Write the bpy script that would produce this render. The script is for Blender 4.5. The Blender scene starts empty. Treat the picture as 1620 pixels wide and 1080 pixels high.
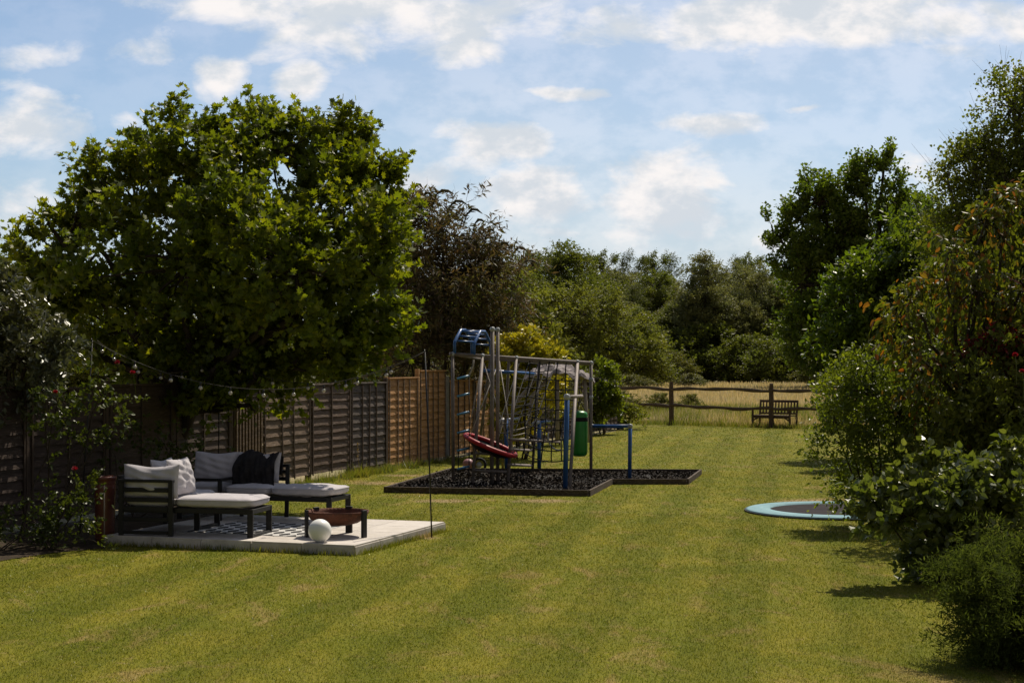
import bpy, math, random
import numpy as np
R = math.radians
random.seed(7)
S = bpy.context.scene

# ------------------------------------------------------------------ camera
EYE = 2.2; F = 2450.0; HZ = 578.0
cd = bpy.data.cameras.new('camera'); cam = bpy.data.objects.new('camera', cd)
S.collection.objects.link(cam); S.camera = cam
cam.location = (0, 0, EYE); cam.rotation_euler = (R(90), 0, 0)
cd.sensor_width = 36; cd.lens = 36*F/1620; cd.shift_y = 38/1620
cd.clip_start = .1; cd.clip_end = 3000

# ------------------------------------------------------------------ sun and sky
SUN_AZ, SUN_EL = 26.0, 53.0      # degrees right of +Y, above the horizon
sd = bpy.data.lights.new('sun', 'SUN'); so = bpy.data.objects.new('sun', sd)
S.collection.objects.link(so)
sd.energy = 5.0; sd.angle = R(.5); sd.color = (1, .90, .74)
so.rotation_euler = (R(90-SUN_EL), 0, R(180-SUN_AZ)); so.location = (20, 60, 80)
S.view_settings.view_transform = 'Standard'; S.view_settings.look = 'None'
S.view_settings.exposure = 0.05; S.view_settings.gamma = 1
S.cycles.max_bounces = 6; S.cycles.transparent_max_bounces = 4

W = bpy.data.worlds.new("World"); S.world = W; W.use_nodes = True
nt = W.node_tree; nt.nodes.clear()
def nd(nt, t, **k):
    n = nt.nodes.new(t)
    for a, b in k.items(): setattr(n, a, b)
    return n
def mth(nt, op, a, b=None, c=None, clamp=False):
    n = nt.nodes.new('ShaderNodeMath'); n.operation = op; n.use_clamp = clamp
    for i, v in enumerate((a, b, c)):
        if v is None: continue
        if isinstance(v, (int, float)): n.inputs[i].default_value = v
        else: nt.links.new(v, n.inputs[i])
    return n.outputs[0]
def vmth(nt, op, a, b=None):
    n = nt.nodes.new('ShaderNodeVectorMath'); n.operation = op
    for i, v in enumerate((a, b)):
        if v is None: continue
        if isinstance(v, tuple): n.inputs[i].default_value = v
        else: nt.links.new(v, n.inputs[i])
    return n.outputs['Value'] if op == 'LENGTH' else n.outputs[0]
def mixc(nt, f, a, b, bt='MIX'):
    n = nt.nodes.new('ShaderNodeMix'); n.data_type = 'RGBA'; n.blend_type = bt
    for s, v in ((0, f), (6, a), (7, b)):
        if isinstance(v, (int, float)): n.inputs[s].default_value = v
        elif isinstance(v, tuple): n.inputs[s].default_value = (*v[:3], 1)
        else: nt.links.new(v, n.inputs[s])
    return n.outputs[2]
def noise(nt, vec, scale, detail=3, rough=.55, dist=0):
    n = nt.nodes.new('ShaderNodeTexNoise')
    n.inputs['Scale'].default_value = scale; n.inputs['Detail'].default_value = detail
    n.inputs['Roughness'].default_value = rough; n.inputs['Distortion'].default_value = dist
    if vec is not None: nt.links.new(vec, n.inputs['Vector'])
    return n.outputs[0]
def sstep(nt, v, lo, hi, a=0., b=1.):
    n = nt.nodes.new('ShaderNodeMapRange'); n.interpolation_type = 'SMOOTHSTEP'
    nt.links.new(v, n.inputs[0]); n.inputs[1].default_value = lo; n.inputs[2].default_value = hi
    n.inputs[3].default_value = a; n.inputs[4].default_value = b
    return n.outputs[0]

sky = nd(nt, 'ShaderNodeTexSky', sky_type='NISHITA', sun_disc=False, sun_elevation=R(SUN_EL), sun_rotation=R(SUN_AZ))
sky.air_density = 1.0; sky.dust_density = .6; sky.ozone_density = 1.0
tc = nd(nt, 'ShaderNodeTexCoord'); sp = nd(nt, 'ShaderNodeSeparateXYZ'); nt.links.new(tc.outputs['Generated'], sp.inputs[0])
yy = mth(nt, 'MAXIMUM', mth(nt, 'ABSOLUTE', sp.outputs[1]), .06)
cb = nd(nt, 'ShaderNodeCombineXYZ')
nt.links.new(mth(nt, 'DIVIDE', sp.outputs[0], yy), cb.inputs[0]); nt.links.new(mth(nt, 'DIVIDE', sp.outputs[2], yy), cb.inputs[1])
UV = cb.outputs[0]
warp = nd(nt, 'ShaderNodeTexNoise'); warp.inputs['Scale'].default_value = 14; warp.inputs['Detail'].default_value = 5
nt.links.new(UV, warp.inputs['Vector'])
UVW = vmth(nt, 'ADD', UV, vmth(nt, 'MULTIPLY', vmth(nt, 'SUBTRACT', warp.outputs['Color'], (.5, .5, .5)), (.028, .020, 0)))
CL = [(830, 232, 60, 36, .9), (1130, 285, 60, 40, .9), (1010, 300, 60, 45, .9), (880, 320, 60, 40, 1.), (1270, 30, 500, 62, 1.), (1500, 75, 150, 38, .5), (600, 10, 330, 95, .85), (740, 75, 70, 42, .8), (340, 5, 190, 45, .75), (45, 195, 100, 62, .95),
      (348, 122, 48, 44, 1.), (474, 128, 50, 46, 1.), (540, 190, 42, 40, .6), (205, 185, 40, 32, .4), (785, 228, 120, 50, .95), (850, 300, 100, 60, 1.05),
      (1070, 300, 145, 78, 1.05), (1000, 372, 300, 42, .45), (30, 330, 75, 55, .6), (870, 147, 95, 15, .75),
      (1120, 190, 130, 26, .75), (1265, 177, 60, 11, .75), (240, 78, 70, 40, .35), (80, 85, 130, 26, .3), (1450, 262, 70, 36, .55),
      (650, 280, 80, 60, .6), (1270, 380, 160, 50, .5),
      (1900, 200, 200, 80, 1.), (-300, 300, 220, 90, 1.), (700, -250, 400, 120, 1.), (1800, -300, 300, 150, 1.), (-500, -200, 300, 150, 1.)]
acc = None; shd = None
for (cx, cy, ax, ay, st) in CL:
    c = ((cx-810)/F, (HZ-cy)/F, 0)
    l = vmth(nt, 'LENGTH', vmth(nt, 'MULTIPLY', vmth(nt, 'SUBTRACT', UVW, c), (F/ax, F/ay, 0)))
    v = mth(nt, 'MULTIPLY', mth(nt, 'SUBTRACT', 1.25, l), st)
    acc = v if acc is None else mth(nt, 'MAXIMUM', acc, v)
usp = nd(nt, 'ShaderNodeSeparateXYZ'); nt.links.new(UV, usp.inputs[0]); UVx = usp.outputs[0]
n1 = noise(nt, vmth(nt, 'MULTIPLY', UV, (1, 1.9, 1)), 17, 7, .6, .3)
n2 = noise(nt, vmth(nt, 'MULTIPLY', UV, (1, 2.2, 1)), 5, 4, .55)
mask = sstep(nt, mth(nt, 'ADD', acc, mth(nt, 'MULTIPLY', mth(nt, 'SUBTRACT', n1, .5), 1.9)), -.02, .85)
veil = mth(nt, 'MULTIPLY', sstep(nt, n2, .2, .8, .34, .48), sstep(nt, UVx, -.32, .05, .45, 1.))
mask = mth(nt, 'MAXIMUM', mask, veil)
# paler towards the horizon, as hazy air is
low = sstep(nt, sp.outputs[2], .0, .16, .85, 0.)
skyc = mixc(nt, 1., sky.outputs[0], (.94, 1.10, 1.26), 'MULTIPLY')
n3 = noise(nt, vmth(nt, 'ADD', vmth(nt, 'MULTIPLY', UV, (1, 1.6, 1)), (0, .012, 0)), 22, 5, .6)
skyc = mixc(nt, low, skyc, (7.0, 7.9, 8.9))
ccol = mixc(nt, sstep(nt, n3, .38, .62), (8.2, 8.8, 9.5), (12.0, 11.5, 11.3))
fin = mixc(nt, mask, skyc, ccol)
# the half of the sky away from the sun is the darker one
fin = mixc(nt, 1., fin, mixc(nt, sstep(nt, sp.outputs[1], -.35, .55), (.42, .38, .34), (1., 1., 1.)), 'MULTIPLY')
bg = nd(nt, 'ShaderNodeBackground'); bg.inputs[1].default_value = .078
wo = nd(nt, 'ShaderNodeOutputWorld'); nt.links.new(fin, bg.inputs[0]); nt.links.new(bg.outputs[0], wo.inputs[0])

# ------------------------------------------------------------------ helpers
def G(px, py, h=0.0):
    s = (py-HZ)/(EYE-h); return ((px-810)/s, F/s, h)
def Q(px, py, D): return ((px-810)*D/F, D, EYE-(py-HZ)*D/F)

class MB:
    def __init__(s): s.v = []; s.f = []; s.n = 0
    def add(s, V, Fc):
        V = np.asarray(V, dtype=np.float64); s.v.append(V)
        for f in (Fc if isinstance(Fc, list) and len(Fc) and isinstance(Fc[0], np.ndarray) else [np.asarray(Fc)]):
            s.f.append(f+s.n)
        s.n += len(V); return s
    def addl(s, V, faces):         # faces: python list of tuples of any size
        by = {}
        for f in faces: by.setdefault(len(f), []).append(f)
        return s.add(V, [np.array(x) for x in by.values()])
    def box(s, c, d, ax=None, taper=1.0):
        x, y, z = [k/2 for k in d]
        v = np.array([(a*x*(taper if c_ > 0 else 1), b*y*(taper if c_ > 0 else 1), c_*z) for c_ in (-1, 1) for a, b in ((-1, -1), (1, -1), (1, 1), (-1, 1))])
        if ax is not None: v = v@np.array(ax)
        return s.add(v+np.array(c), np.array([(3, 2, 1, 0), (4, 5, 6, 7), (0, 1, 5, 4), (1, 2, 6, 5), (2, 3, 7, 6), (3, 0, 4, 7)]))
    def bar(s, p, q, w, h, up=(0, 0, 1)):
        p = np.array(p, float); q = np.array(q, float); d = q-p; L = np.linalg.norm(d); d = d/L
        u = np.array(up, float); sd_ = np.cross(d, u); sd_ /= max(1e-9, np.linalg.norm(sd_)); u = np.cross(sd_, d)
        return s.box((p+q)/2, (L, w, h), [d, -sd_, u])
    def tube(s, pts, rad, n=8, cap=True):
        P = np.array(pts, float); k = len(P)
        rad = np.full(k, rad, float) if np.isscalar(rad) else np.array(rad, float)
        T = np.gradient(P, axis=0); T /= np.maximum(1e-9, np.linalg.norm(T, axis=1, keepdims=True))
        ref = np.array((0, 0, 1.)) if abs(T[0, 2]) < .9 else np.array((1., 0, 0))
        vs = []; a = np.arange(n)*2*np.pi/n
        u = np.cross(T[0], ref); u /= np.linalg.norm(u)
        for i in range(k):
            u = u-T[i]*np.dot(u, T[i]); u /= np.linalg.norm(u); w = np.cross(T[i], u)
            vs.append(P[i]+rad[i]*(np.cos(a)[:, None]*u+np.sin(a)[:, None]*w))
        V = np.concatenate(vs); i = np.arange(n); j = (i+1) % n
        F_ = [np.concatenate([np.stack([i+r*n, j+r*n, j+(r+1)*n, i+(r+1)*n], 1) for r in range(k-1)])]
        if cap: F_ += [np.array([list(range(n))[::-1], [x+(k-1)*n for x in range(n)]])]
        return s.add(V, F_)
    def lathe(s, c, prof, n=24, rot=None):
        k = len(prof); a = np.arange(n)*2*np.pi/n
        V = np.concatenate([np.stack([r*np.cos(a), r*np.sin(a), np.full(n, z)], 1) for r, z in prof])
        if rot is not None: V = V@np.array(rot)
        i = np.arange(n); j = (i+1) % n
        return s.add(V+np.array(c), [np.concatenate([np.stack([i+r*n, j+r*n, j+(r+1)*n, i+(r+1)*n], 1) for r in range(k-1)])])
    def build(s, name, mat, parent=None, smooth=False, bevel=0, local=False, seg=2):
        V = np.concatenate(s.v)
        if parent is not None and not local: V = V-np.array(parent_loc(parent))
        me = bpy.data.meshes.new(name)
        loops = np.concatenate([f.ravel() for f in s.f]).astype(np.int32)
        cnt = np.concatenate([np.full(len(f), f.shape[1]) for f in s.f]).astype(np.int32)
        me.vertices.add(len(V)); me.vertices.foreach_set('co', V.astype(np.float32).ravel())
        me.loops.add(len(loops)); me.loops.foreach_set('vertex_index', loops)
        me.polygons.add(len(cnt)); st = np.concatenate([[0], np.cumsum(cnt)[:-1]]).astype(np.int32)
        me.polygons.foreach_set('loop_start', st)
        me.polygons.foreach_set('use_smooth', np.full(len(cnt), bool(smooth)))
        me.update(calc_edges=True); me.validate()
        me.materials.append(mat)
        o = bpy.data.objects.new(name, me); S.collection.objects.link(o)
        if parent is not None: o.parent = parent
        if bevel:
            m = o.modifiers.new('bevel', 'BEVEL'); m.width = bevel; m.segments = seg; m.limit_method = 'ANGLE'
        return o
def parent_loc(p):
    l = np.zeros(3)
    while p is not None: l += np.array(p.location); p = p.parent
    return l
def tag(o, label=None, cat=None, group=None, kind=None):
    if label: o['label'] = label
    if cat: o['category'] = cat
    if group: o['group'] = group
    if kind: o['kind'] = kind
    return o
def thing(name, label, cat, loc=(0, 0, 0), group=None):
    o = bpy.data.objects.new(name, None); S.collection.objects.link(o)
    o.empty_display_size = .2; o.location = loc
    return tag(o, label, cat, group)
def copy_tree(o, parent=None):
    c = o.copy(); S.collection.objects.link(c)
    if parent is not None: c.parent = parent
    for ch in [x for x in o.children]: copy_tree(ch, c)
    return c

# ------------------------------------------------------------------ materials
def new_mat(name):
    m = bpy.data.materials.new(name); m.use_nodes = True; n = m.node_tree; n.nodes.clear()
    out = n.nodes.new('ShaderNodeOutputMaterial'); b = n.nodes.new('ShaderNodeBsdfPrincipled')
    n.links.new(b.outputs[0], out.inputs[0]); return m, n, b, out
def mat(name, c1, c2=None, rough=.7, scale=4, bump=.15, bscale=40, metal=0, stretch=(1, 1, 1), spec=.4, detail=4, c3=None):
    m, n, b, out = new_mat(name)
    c2 = c2 or tuple(k*.7 for k in c1)
    t = n.nodes.new('ShaderNodeTexCoord'); v = vmth(n, 'MULTIPLY', t.outputs['Object'], stretch)
    f = sstep(n, noise(n, v, scale, detail, .6, .2), .32, .68)
    col = mixc(n, f, c1, c2)
    if c3: col = mixc(n, sstep(n, noise(n, v, scale*3.7, 3, .6), .52, .7), col, c3)
    n.links.new(col, b.inputs['Base Color'])
    b.inputs['Roughness'].default_value = rough; b.inputs['Metallic'].default_value = metal
    b.inputs['Specular IOR Level'].default_value = spec
    if bump:
        bp = n.nodes.new('ShaderNodeBump'); bp.inputs['Strength'].default_value = bump; bp.inputs['Distance'].default_value = .02
        n.links.new(noise(n, v, bscale, 4), bp.inputs['Height']); n.links.new(bp.outputs[0], b.inputs['Normal'])
    return m
def leaf(name, cols, transl=.3, rough=.45, tcol=None, spec=.5, nscale=.7):
    """foliage: colour differs from leaf to leaf, light passes through"""
    m, n, b, out = new_mat(name)
    g = n.nodes.new('ShaderNodeNewGeometry')
    r = n.nodes.new('ShaderNodeValToRGB'); r.color_ramp.interpolation = 'LINEAR'
    e = r.color_ramp.elements
    while len(e) < len(cols): e.new(.5)
    for i, c in enumerate(cols): e[i].position = i/(len(cols)-1) if len(cols) > 1 else 0; e[i].color = (*c, 1)
    n.links.new(g.outputs['Random Per Island'], r.inputs[0])
    t = n.nodes.new('ShaderNodeTexCoord')
    f = sstep(n, noise(n, t.outputs['Object'], nscale, 2), .35, .65)
    col = mixc(n, f, r.outputs[0], mixc(n, 1., r.outputs[0], (1.25, 1.12, .8), 'MULTIPLY'))
    n.links.new(col, b.inputs['Base Color']); b.inputs['Roughness'].default_value = rough
    b.inputs['Specular IOR Level'].default_value = spec
    tr = n.nodes.new('ShaderNodeBsdfTranslucent')
    n.links.new(mixc(n, 1., col, tcol or (1.9, 2.0, .9), 'MULTIPLY'), tr.inputs[0])
    mx = n.nodes.new('ShaderNodeMixShader'); mx.inputs[0].default_value = transl
    n.links.new(b.outputs[0], mx.inputs[1]); n.links.new(tr.outputs[0], mx.inputs[2]); n.links.new(mx.outputs[0], out.inputs[0])
    return m

def lawn_colour(n):
    g = n.nodes.new('ShaderNodeNewGeometry'); sp = n.nodes.new('ShaderNodeSeparateXYZ'); n.links.new(g.outputs['Position'], sp.inputs[0])
    cb = n.nodes.new('ShaderNodeCombineXYZ'); n.links.new(sp.outputs[0], cb.inputs[0]); n.links.new(sp.outputs[1], cb.inputs[1])
    p = cb.outputs[0]
    q_ = vmth(n, 'ADD', vmth(n, 'MULTIPLY', p, (1, .45, 1)), vmth(n, 'MULTIPLY', p, (0, 0, 0)))
    a = sstep(n, noise(n, q_, 1.3, 5, .65), .36, .64)
    b = sstep(n, noise(n, vmth(n, 'ADD', q_, (31, 7, 0)), 2.6, 5, .65), .38, .62)
    c = mixc(n, a, (.150, .156, .011), (.205, .186, .018))
    c = mixc(n, mth(n, 'MULTIPLY', b, .35), c, (.098, .122, .010))
    dry = sstep(n, noise(n, vmth(n, 'ADD', q_, (3, 57, 0)), 1.7, 6, .7, .6), .53, .68)
    c = mixc(n, mth(n, 'MULTIPLY', dry, .55), c, (.30, .205, .085))
    dry2 = sstep(n, noise(n, vmth(n, 'ADD', p, (13, 5, 0)), 5, 4, .7), .56, .74)
    c = mixc(n, mth(n, 'MULTIPLY', dry2, .45), c, (.31, .22, .10))
    # mowing stripes
    w = mth(n, 'SUBTRACT', sp.outputs[0], mth(n, 'MULTIPLY', sp.outputs[1], .18))
    w = mth(n, 'ADD', w, mth(n, 'MULTIPLY', noise(n, p, .15, 2), .5))
    st = sstep(n, mth(n, 'SINE', mth(n, 'MULTIPLY', w, 5.2)), -.22, .22)
    c = mixc(n, 1., c, mixc(n, mth(n, 'ADD', mth(n, 'MULTIPLY', st, sstep(n, noise(n, vmth(n, 'ADD', p, (9, 2, 0)), .35, 3), (.3), .6, .55, 1.)), mth(n, 'MULTIPLY', noise(n, p, 3, 3), .15)), (.88, .90, .84), (1.12, 1.09, 1.25)), 'MULTIPLY')
    for (wx, wy, wr) in ((600, 764, .55), (655, 850, .32), (700, 792, .45), (860, 792, .5), (640, 752, .4), (1290, 792, .6)):
        wp = G(wx, wy); d_ = vmth(n, 'LENGTH', vmth(n, 'MULTIPLY', vmth(n, 'SUBTRACT', p, (wp[0], wp[1], 0)), (.55/wr, .8/wr, 0)))
        k_ = sstep(n, mth(n, 'ADD', d_, mth(n, 'MULTIPLY', noise(n, p, 5, 4, .65), 1.4)), .9, 1.5, .8, 0.)
        c = mixc(n, k_, c, (.36, .255, .15))
    return c, p
def lawn_mat(name, blade):
    m, n, b, out = new_mat(name); c, p = lawn_colour(n)
    if blade:
        g = n.nodes.new('ShaderNodeNewGeometry'); r = n.nodes.new('ShaderNodeValToRGB'); e = r.color_ramp.elements; r.color_ramp.interpolation = 'LINEAR'
        e[0].color = (.55, .66, .5, 1); e[1].color = (2.3, 2.2, 3.0, 1); e.new(.72).color = (1.05, 1.05, 1, 1); e.new(.90).color = (1.5, 1.35, 1.7, 1)
        n.links.new(g.outputs['Random Per Island'], r.inputs[0]); c = mixc(n, 1., c, r.outputs[0], 'MULTIPLY')
        n.links.new(c, b.inputs['Base Color']); b.inputs['Roughness'].default_value = .45; b.inputs['Specular IOR Level'].default_value = .3
        tr = n.nodes.new('ShaderNodeBsdfTranslucent'); n.links.new(mixc(n, 1., c, (1.3, 1.4, .8), 'MULTIPLY'), tr.inputs[0])
        mx = n.nodes.new('ShaderNodeMixShader'); mx.inputs[0].default_value = .35
        n.links.new(b.outputs[0], mx.inputs[1]); n.links.new(tr.outputs[0], mx.inputs[2]); n.links.new(mx.outputs[0], out.inputs[0])
    else:
        f = noise(n, p, 45, 4, .7)
        c = mixc(n, sstep(n, f, .3, .7), mixc(n, 1., c, (.55, .6, .5), 'MULTIPLY'), mixc(n, 1., c, (1.15, 1.12, 1.1), 'MULTIPLY'))
        n.links.new(c, b.inputs['Base Color']); b.inputs['Roughness'].default_value = .95; b.inputs['Specular IOR Level'].default_value = .1
        bp = n.nodes.new('ShaderNodeBump'); bp.inputs['Strength'].default_value = .6; bp.inputs['Distance'].default_value = .03
        n.links.new(noise(n, p, 30, 5, .7), bp.inputs['Height']); n.links.new(bp.outputs[0], b.inputs['Normal'])
    return m
M = {}
M['lawn'] = lawn_mat('lawn_turf', False); M['blade'] = lawn_mat('grass_blades', True)
M['field'] = mat('dry_field', (.30, .24, .14), (.22, .20, .10), .95, .3, .6, 12, spec=.1)
M['straw'] = leaf('straw_grass', [(.36, .29, .17), (.44, .37, .24), (.27, .26, .12), (.54, .46, .33)], .5, .6, (1.1, 1.05, .9), .2, .25)
M['soil'] = mat('bed_soil', (.035, .026, .018), (.06, .045, .03), .95, 5, .8, 30, spec=.1)
M['pave'] = mat('porcelain_slab', (.58, .53, .48), (.50, .455, .41), .6, 3, .05, 60, c3=(.62, .57, .52))
n_ = M['pave'].node_tree; bs_ = [q for q in n_.nodes if q.type == 'BSDF_PRINCIPLED'][0]; oi_ = n_.nodes.new('ShaderNodeObjectInfo'); tcp_ = n_.nodes.new('ShaderNodeTexCoord')
src_ = bs_.inputs['Base Color'].links[0].from_socket
k_ = mth(n_, 'MULTIPLY_ADD', oi_.outputs['Random'], .16, .88); cc_ = n_.nodes.new('ShaderNodeCombineXYZ')
for q in range(3): n_.links.new(k_, cc_.inputs[q])
st_ = sstep(n_, noise(n_, tcp_.outputs['Object'], 2.1, 6, .7, .8), .50, .72)
n_.links.new(mixc(n_, mth(n_, 'MULTIPLY', st_, .5), mixc(n_, 1., src_, cc_.outputs[0], 'MULTIPLY'), (.36, .32, .26)), bs_.inputs['Base Color'])
M['joint'] = mat('mortar', (.14, .125, .105), None, .9)
M['alu'] = mat('charcoal_aluminium', (.016, .015, .015), (.012, .0115, .0115), .5, 6, .02, 200, spec=.3)
M['cush'] = mat('grey_outdoor_fabric', (.52, .49, .51), (.46, .44, .465), .92, 9, .25, 260, spec=.15)
M['throw'] = mat('black_wool', (.022, .020, .021), (.034, .031, .032), .95, 20, .5, 120, spec=.1)
M['rust'] = mat('rusted_steel', (.14, .048, .026), (.08, .030, .018), .8, 12, .3, 90, metal=.2, c3=(.16, .06, .032))
M['globe'] = mat('white_polythene', (.86, .86, .84), (.84, .84, .82), .35, 2, 0)
M['ink'] = mat('rug_black', (.03, .03, .033), None, .95, 30, .2, 150)
M['ivory'] = mat('rug_white', (.58, .57, .55), None, .95, 30, .2, 150)
M['terra'] = mat('glazed_terracotta', (.16, .04, .022), (.10, .028, .018), .35, 5, .1, 40, spec=.6)
def wood(name, a, b, c=None, st=(1, 1, 14)): return mat(name, a, b, .85, 2.2, .5, 14, stretch=st, spec=.2, c3=c)
H_ = (.7, .7, 9)
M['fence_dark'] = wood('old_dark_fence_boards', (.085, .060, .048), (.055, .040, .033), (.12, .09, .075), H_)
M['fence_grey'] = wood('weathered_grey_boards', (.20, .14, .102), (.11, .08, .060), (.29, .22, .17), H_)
M['fence_slate'] = wood('blue_grey_boards', (.135, .108, .096), (.08, .064, .059), (.20, .17, .155), H_)
M['fence_brown'] = wood('weathered_brown_boards', (.15, .104, .080), (.085, .06, .047), (.22, .17, .14), H_)
M['fence_new'] = wood('orange_brown_boards', (.50, .27, .12), (.32, .17, .08), (.56, .35, .19), H_)
M['post_wood'] = wood('fence_post_wood', (.09, .062, .045), (.06, .042, .032), None, (8, 8, 1))
M['concrete'] = mat('concrete_post', (.26, .25, .24), (.20, .19, .185), .9)
M['cleft'] = wood('cleft_chestnut', (.13, .088, .062), (.075, .052, .038), (.2, .15, .11), (1.5, 8, 8))
M['cleftv'] = wood('cleft_chestnut_posts', (.12, .078, .055), (.07, .048, .035), (.17, .12, .09), (8, 8, 1.5))
M['bench'] = wood('weathered_teak', (.13, .088, .068), (.09, .06, .048), (.18, .135, .11), (2, 8, 8))
M['edging'] = wood('edging_timber', (.10, .075, .055), (.06, .045, .035), (.2, .165, .13), (2, 2, 8))
M['mulch'] = mat('rubber_chippings', (.030, .027, .027), (.018, .016, .016), .8, 30, .8, 60)
M['chip'] = leaf('rubber_chips', [(.010, .008, .007), (.022, .017, .015), (.045, .036, .032), (.016, .012, .011)], 0.02, .8, None, .12)
M['galv'] = mat('galvanised_tube', (.21, .175, .16), (.15, .125, .115), .65, 8, .05, 60, metal=.1, c3=(.26, .22, .20))
M['cap'] = mat('grey_plastic_cap', (.42, .44, .47), None, .4)
M['blue'] = mat('blue_powder_coat', (.018, .095, .30), (.014, .075, .24), .35, 6, 0, spec=.55)
M['paleblue'] = mat('blue_rung_sleeve', (.10, .30, .52), (.07, .22, .42), .35, 6, 0, spec=.55)
M['rope'] = mat('black_rope', (.010, .010, .011), None, .8, 60, .4, 120)
M['whiterope'] = mat('pale_rope', (.42, .38, .34), None, .9, 60, .4, 120)
M['red'] = mat('red_nylon', (.42, .012, .022), (.32, .010, .016), .5, 8, .1, 40)
M['darkfab'] = mat('black_mesh_fabric', (.012, .010, .012), None, .7)
M['green'] = mat('green_vinyl', (.010, .24, .022), (.008, .19, .018), .38, 4, .06, 30, spec=.6)
M['canopy'] = mat('faded_grey_canopy', (.30, .26, .26), (.20, .17, .17), .8, 5, .4, 18)
M['palewood'] = wood('sun_bleached_pole', (.40, .34, .29), (.30, .25, .21), None, (8, 8, 1))
M['tpad'] = mat('pale_blue_pvc', (.25, .39, .43), (.21, .34, .385), .9, 5, .2, 14, c3=(.17, .30, .34), spec=.08)
M['tmat'] = mat('trampoline_mesh', (.045, .040, .042), (.035, .031, .033), .95, 4, .1, 200, spec=.05)
M['bark'] = mat('bark', (.07, .055, .042), (.035, .028, .022), .95, 6, .8, 25, stretch=(1, 1, .4), spec=.1)
M['bark_pale'] = mat('pale_bark', (.19, .165, .14), (.10, .085, .07), .9, 6, .6, 25, stretch=(1, 1, .4), spec=.1)
M['cable'] = mat('festoon_cable', (.07, .06, .05), None, .6)
M['pole'] = mat('black_steel', (.012, .011, .012), None, .5)
M['petal'] = leaf('red_petals', [(.20, .006, .016), (.30, .010, .028)], .3, .5, (1.2, 1, 1))
M['bulb'] = mat('clear_bulb_glass', (.42, .38, .32), None, .1, 4, 0, spec=1.)
M['ball'] = mat('dusty_pink_ball', (.34, .17, .18), None, .5)
M['whitewall'] = mat('pale_render', (.6, .6, .58), None, .8)

L = {}
L['maple'] = leaf('maple_leaves', [(.050, .075, .010), (.090, .120, .014), (.065, .095, .012), (.150, .170, .020)], .44, .45, (2.3, 2.2, .5), .3)
L['buddleia'] = leaf('purple_brown_leaves', [(.075, .068, .030), (.085, .058, .042), (.065, .075, .024), (.10, .068, .058), (.07, .08, .026)], .32, .55, (1.7, 1.6, .9), .25)
L['laurel'] = leaf('glossy_grey_leaves', [(.050, .060, .024), (.085, .095, .050), (.065, .070, .033)], .15, .38, None, .7)
L['rose'] = leaf('rose_leaves', [(.034, .052, .009), (.060, .078, .014), (.045, .062, .011)], .28, .45, None, .3)
L['willow'] = leaf('willow_leaves', [(.110, .125, .026), (.145, .155, .034), (.122, .134, .029)], .38, .5, (1.5, 1.6, .8), .15)
L['olive'] = leaf('grey_green_leaves', [(.130, .140, .060), (.165, .172, .080), (.115, .124, .052)], .34, .55, (1.4, 1.5, .9), .15)
L['dark'] = leaf('dark_tree_leaves', [(.082, .096, .022), (.118, .130, .032), (.092, .106, .024)], .38, .5, (1.5, 1.7, .7), .15)
L['conif'] = leaf('conifer_needles', [(.070, .084, .034), (.090, .105, .042), (.078, .092, .038)], .2, .6, None, .1)
L['poplar'] = leaf('poplar_leaves', [(.062, .094, .015), (.095, .130, .019), (.074, .106, .016)], .42, .45, (1.7, 1.9, .6), .25)
L['bright'] = leaf('fresh_green_leaves', [(.070, .108, .012), (.105, .14, .018), (.060, .09, .012)], .42, .4, (1.6, 1.8, .6))
L['birch'] = leaf('birch_leaves', [(.075, .098, .016), (.112, .130, .024), (.082, .102, .018)], .45, .45, (1.7, 1.8, .6), .25)
L['copper'] = leaf('bronze_red_leaves', [(.065, .090, .014), (.088, .110, .018), (.055, .062, .016), (.078, .100, .016), (.070, .092, .014), (.070, .090, .015), (.17, .060, .02), (.080, .100, .016), (.065, .045, .018)], .4, .42, (1.9, 1.9, .7), .2)
L['shrub'] = leaf('small_shrub_leaves', [(.080, .105, .013), (.122, .148, .022), (.092, .115, .015), (.070, .088, .013)], .42, .4, (2.0, 2.1, .7), .3)
L['dogwood'] = leaf('broad_pale_leaves', [(.080, .105, .022), (.115, .14, .045), (.070, .095, .018), (.16, .18, .08)], .32, .32, (1.6, 1.7, .6), .5)
L['yew'] = leaf('yew_sprays', [(.040, .058, .016), (.095, .115, .028), (.052, .070, .018)], .3, .9, None, .03)
L['lime'] = leaf('lime_conifer', [(.10, .14, .015), (.14, .18, .02)], .3, .5, None, 0.2)
L['yellow'] = leaf('golden_leaves', [(.34, .31, .03), (.46, .42, .04), (.20, .23, .02)], .3, .45, (1.2, 1.2, .6))
L['weed'] = leaf('rank_grass', [(.08, .11, .016), (.12, .14, .025), (.19, .16, .06)], .35, .5)
L['stalk'] = leaf('dry_stalks', [(.22, .16, .08), (.30, .22, .12)], .2, .6)
L['bramble'] = leaf('bramble_leaves', [(.09, .10, .028), (.12, .12, .04), (.075, .085, .022)], .28, .5, None, 0.15)
L['red'] = leaf('crimson_leaves', [(.14, .008, .016), (.09, .01, .014)], .3, .4)

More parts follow.
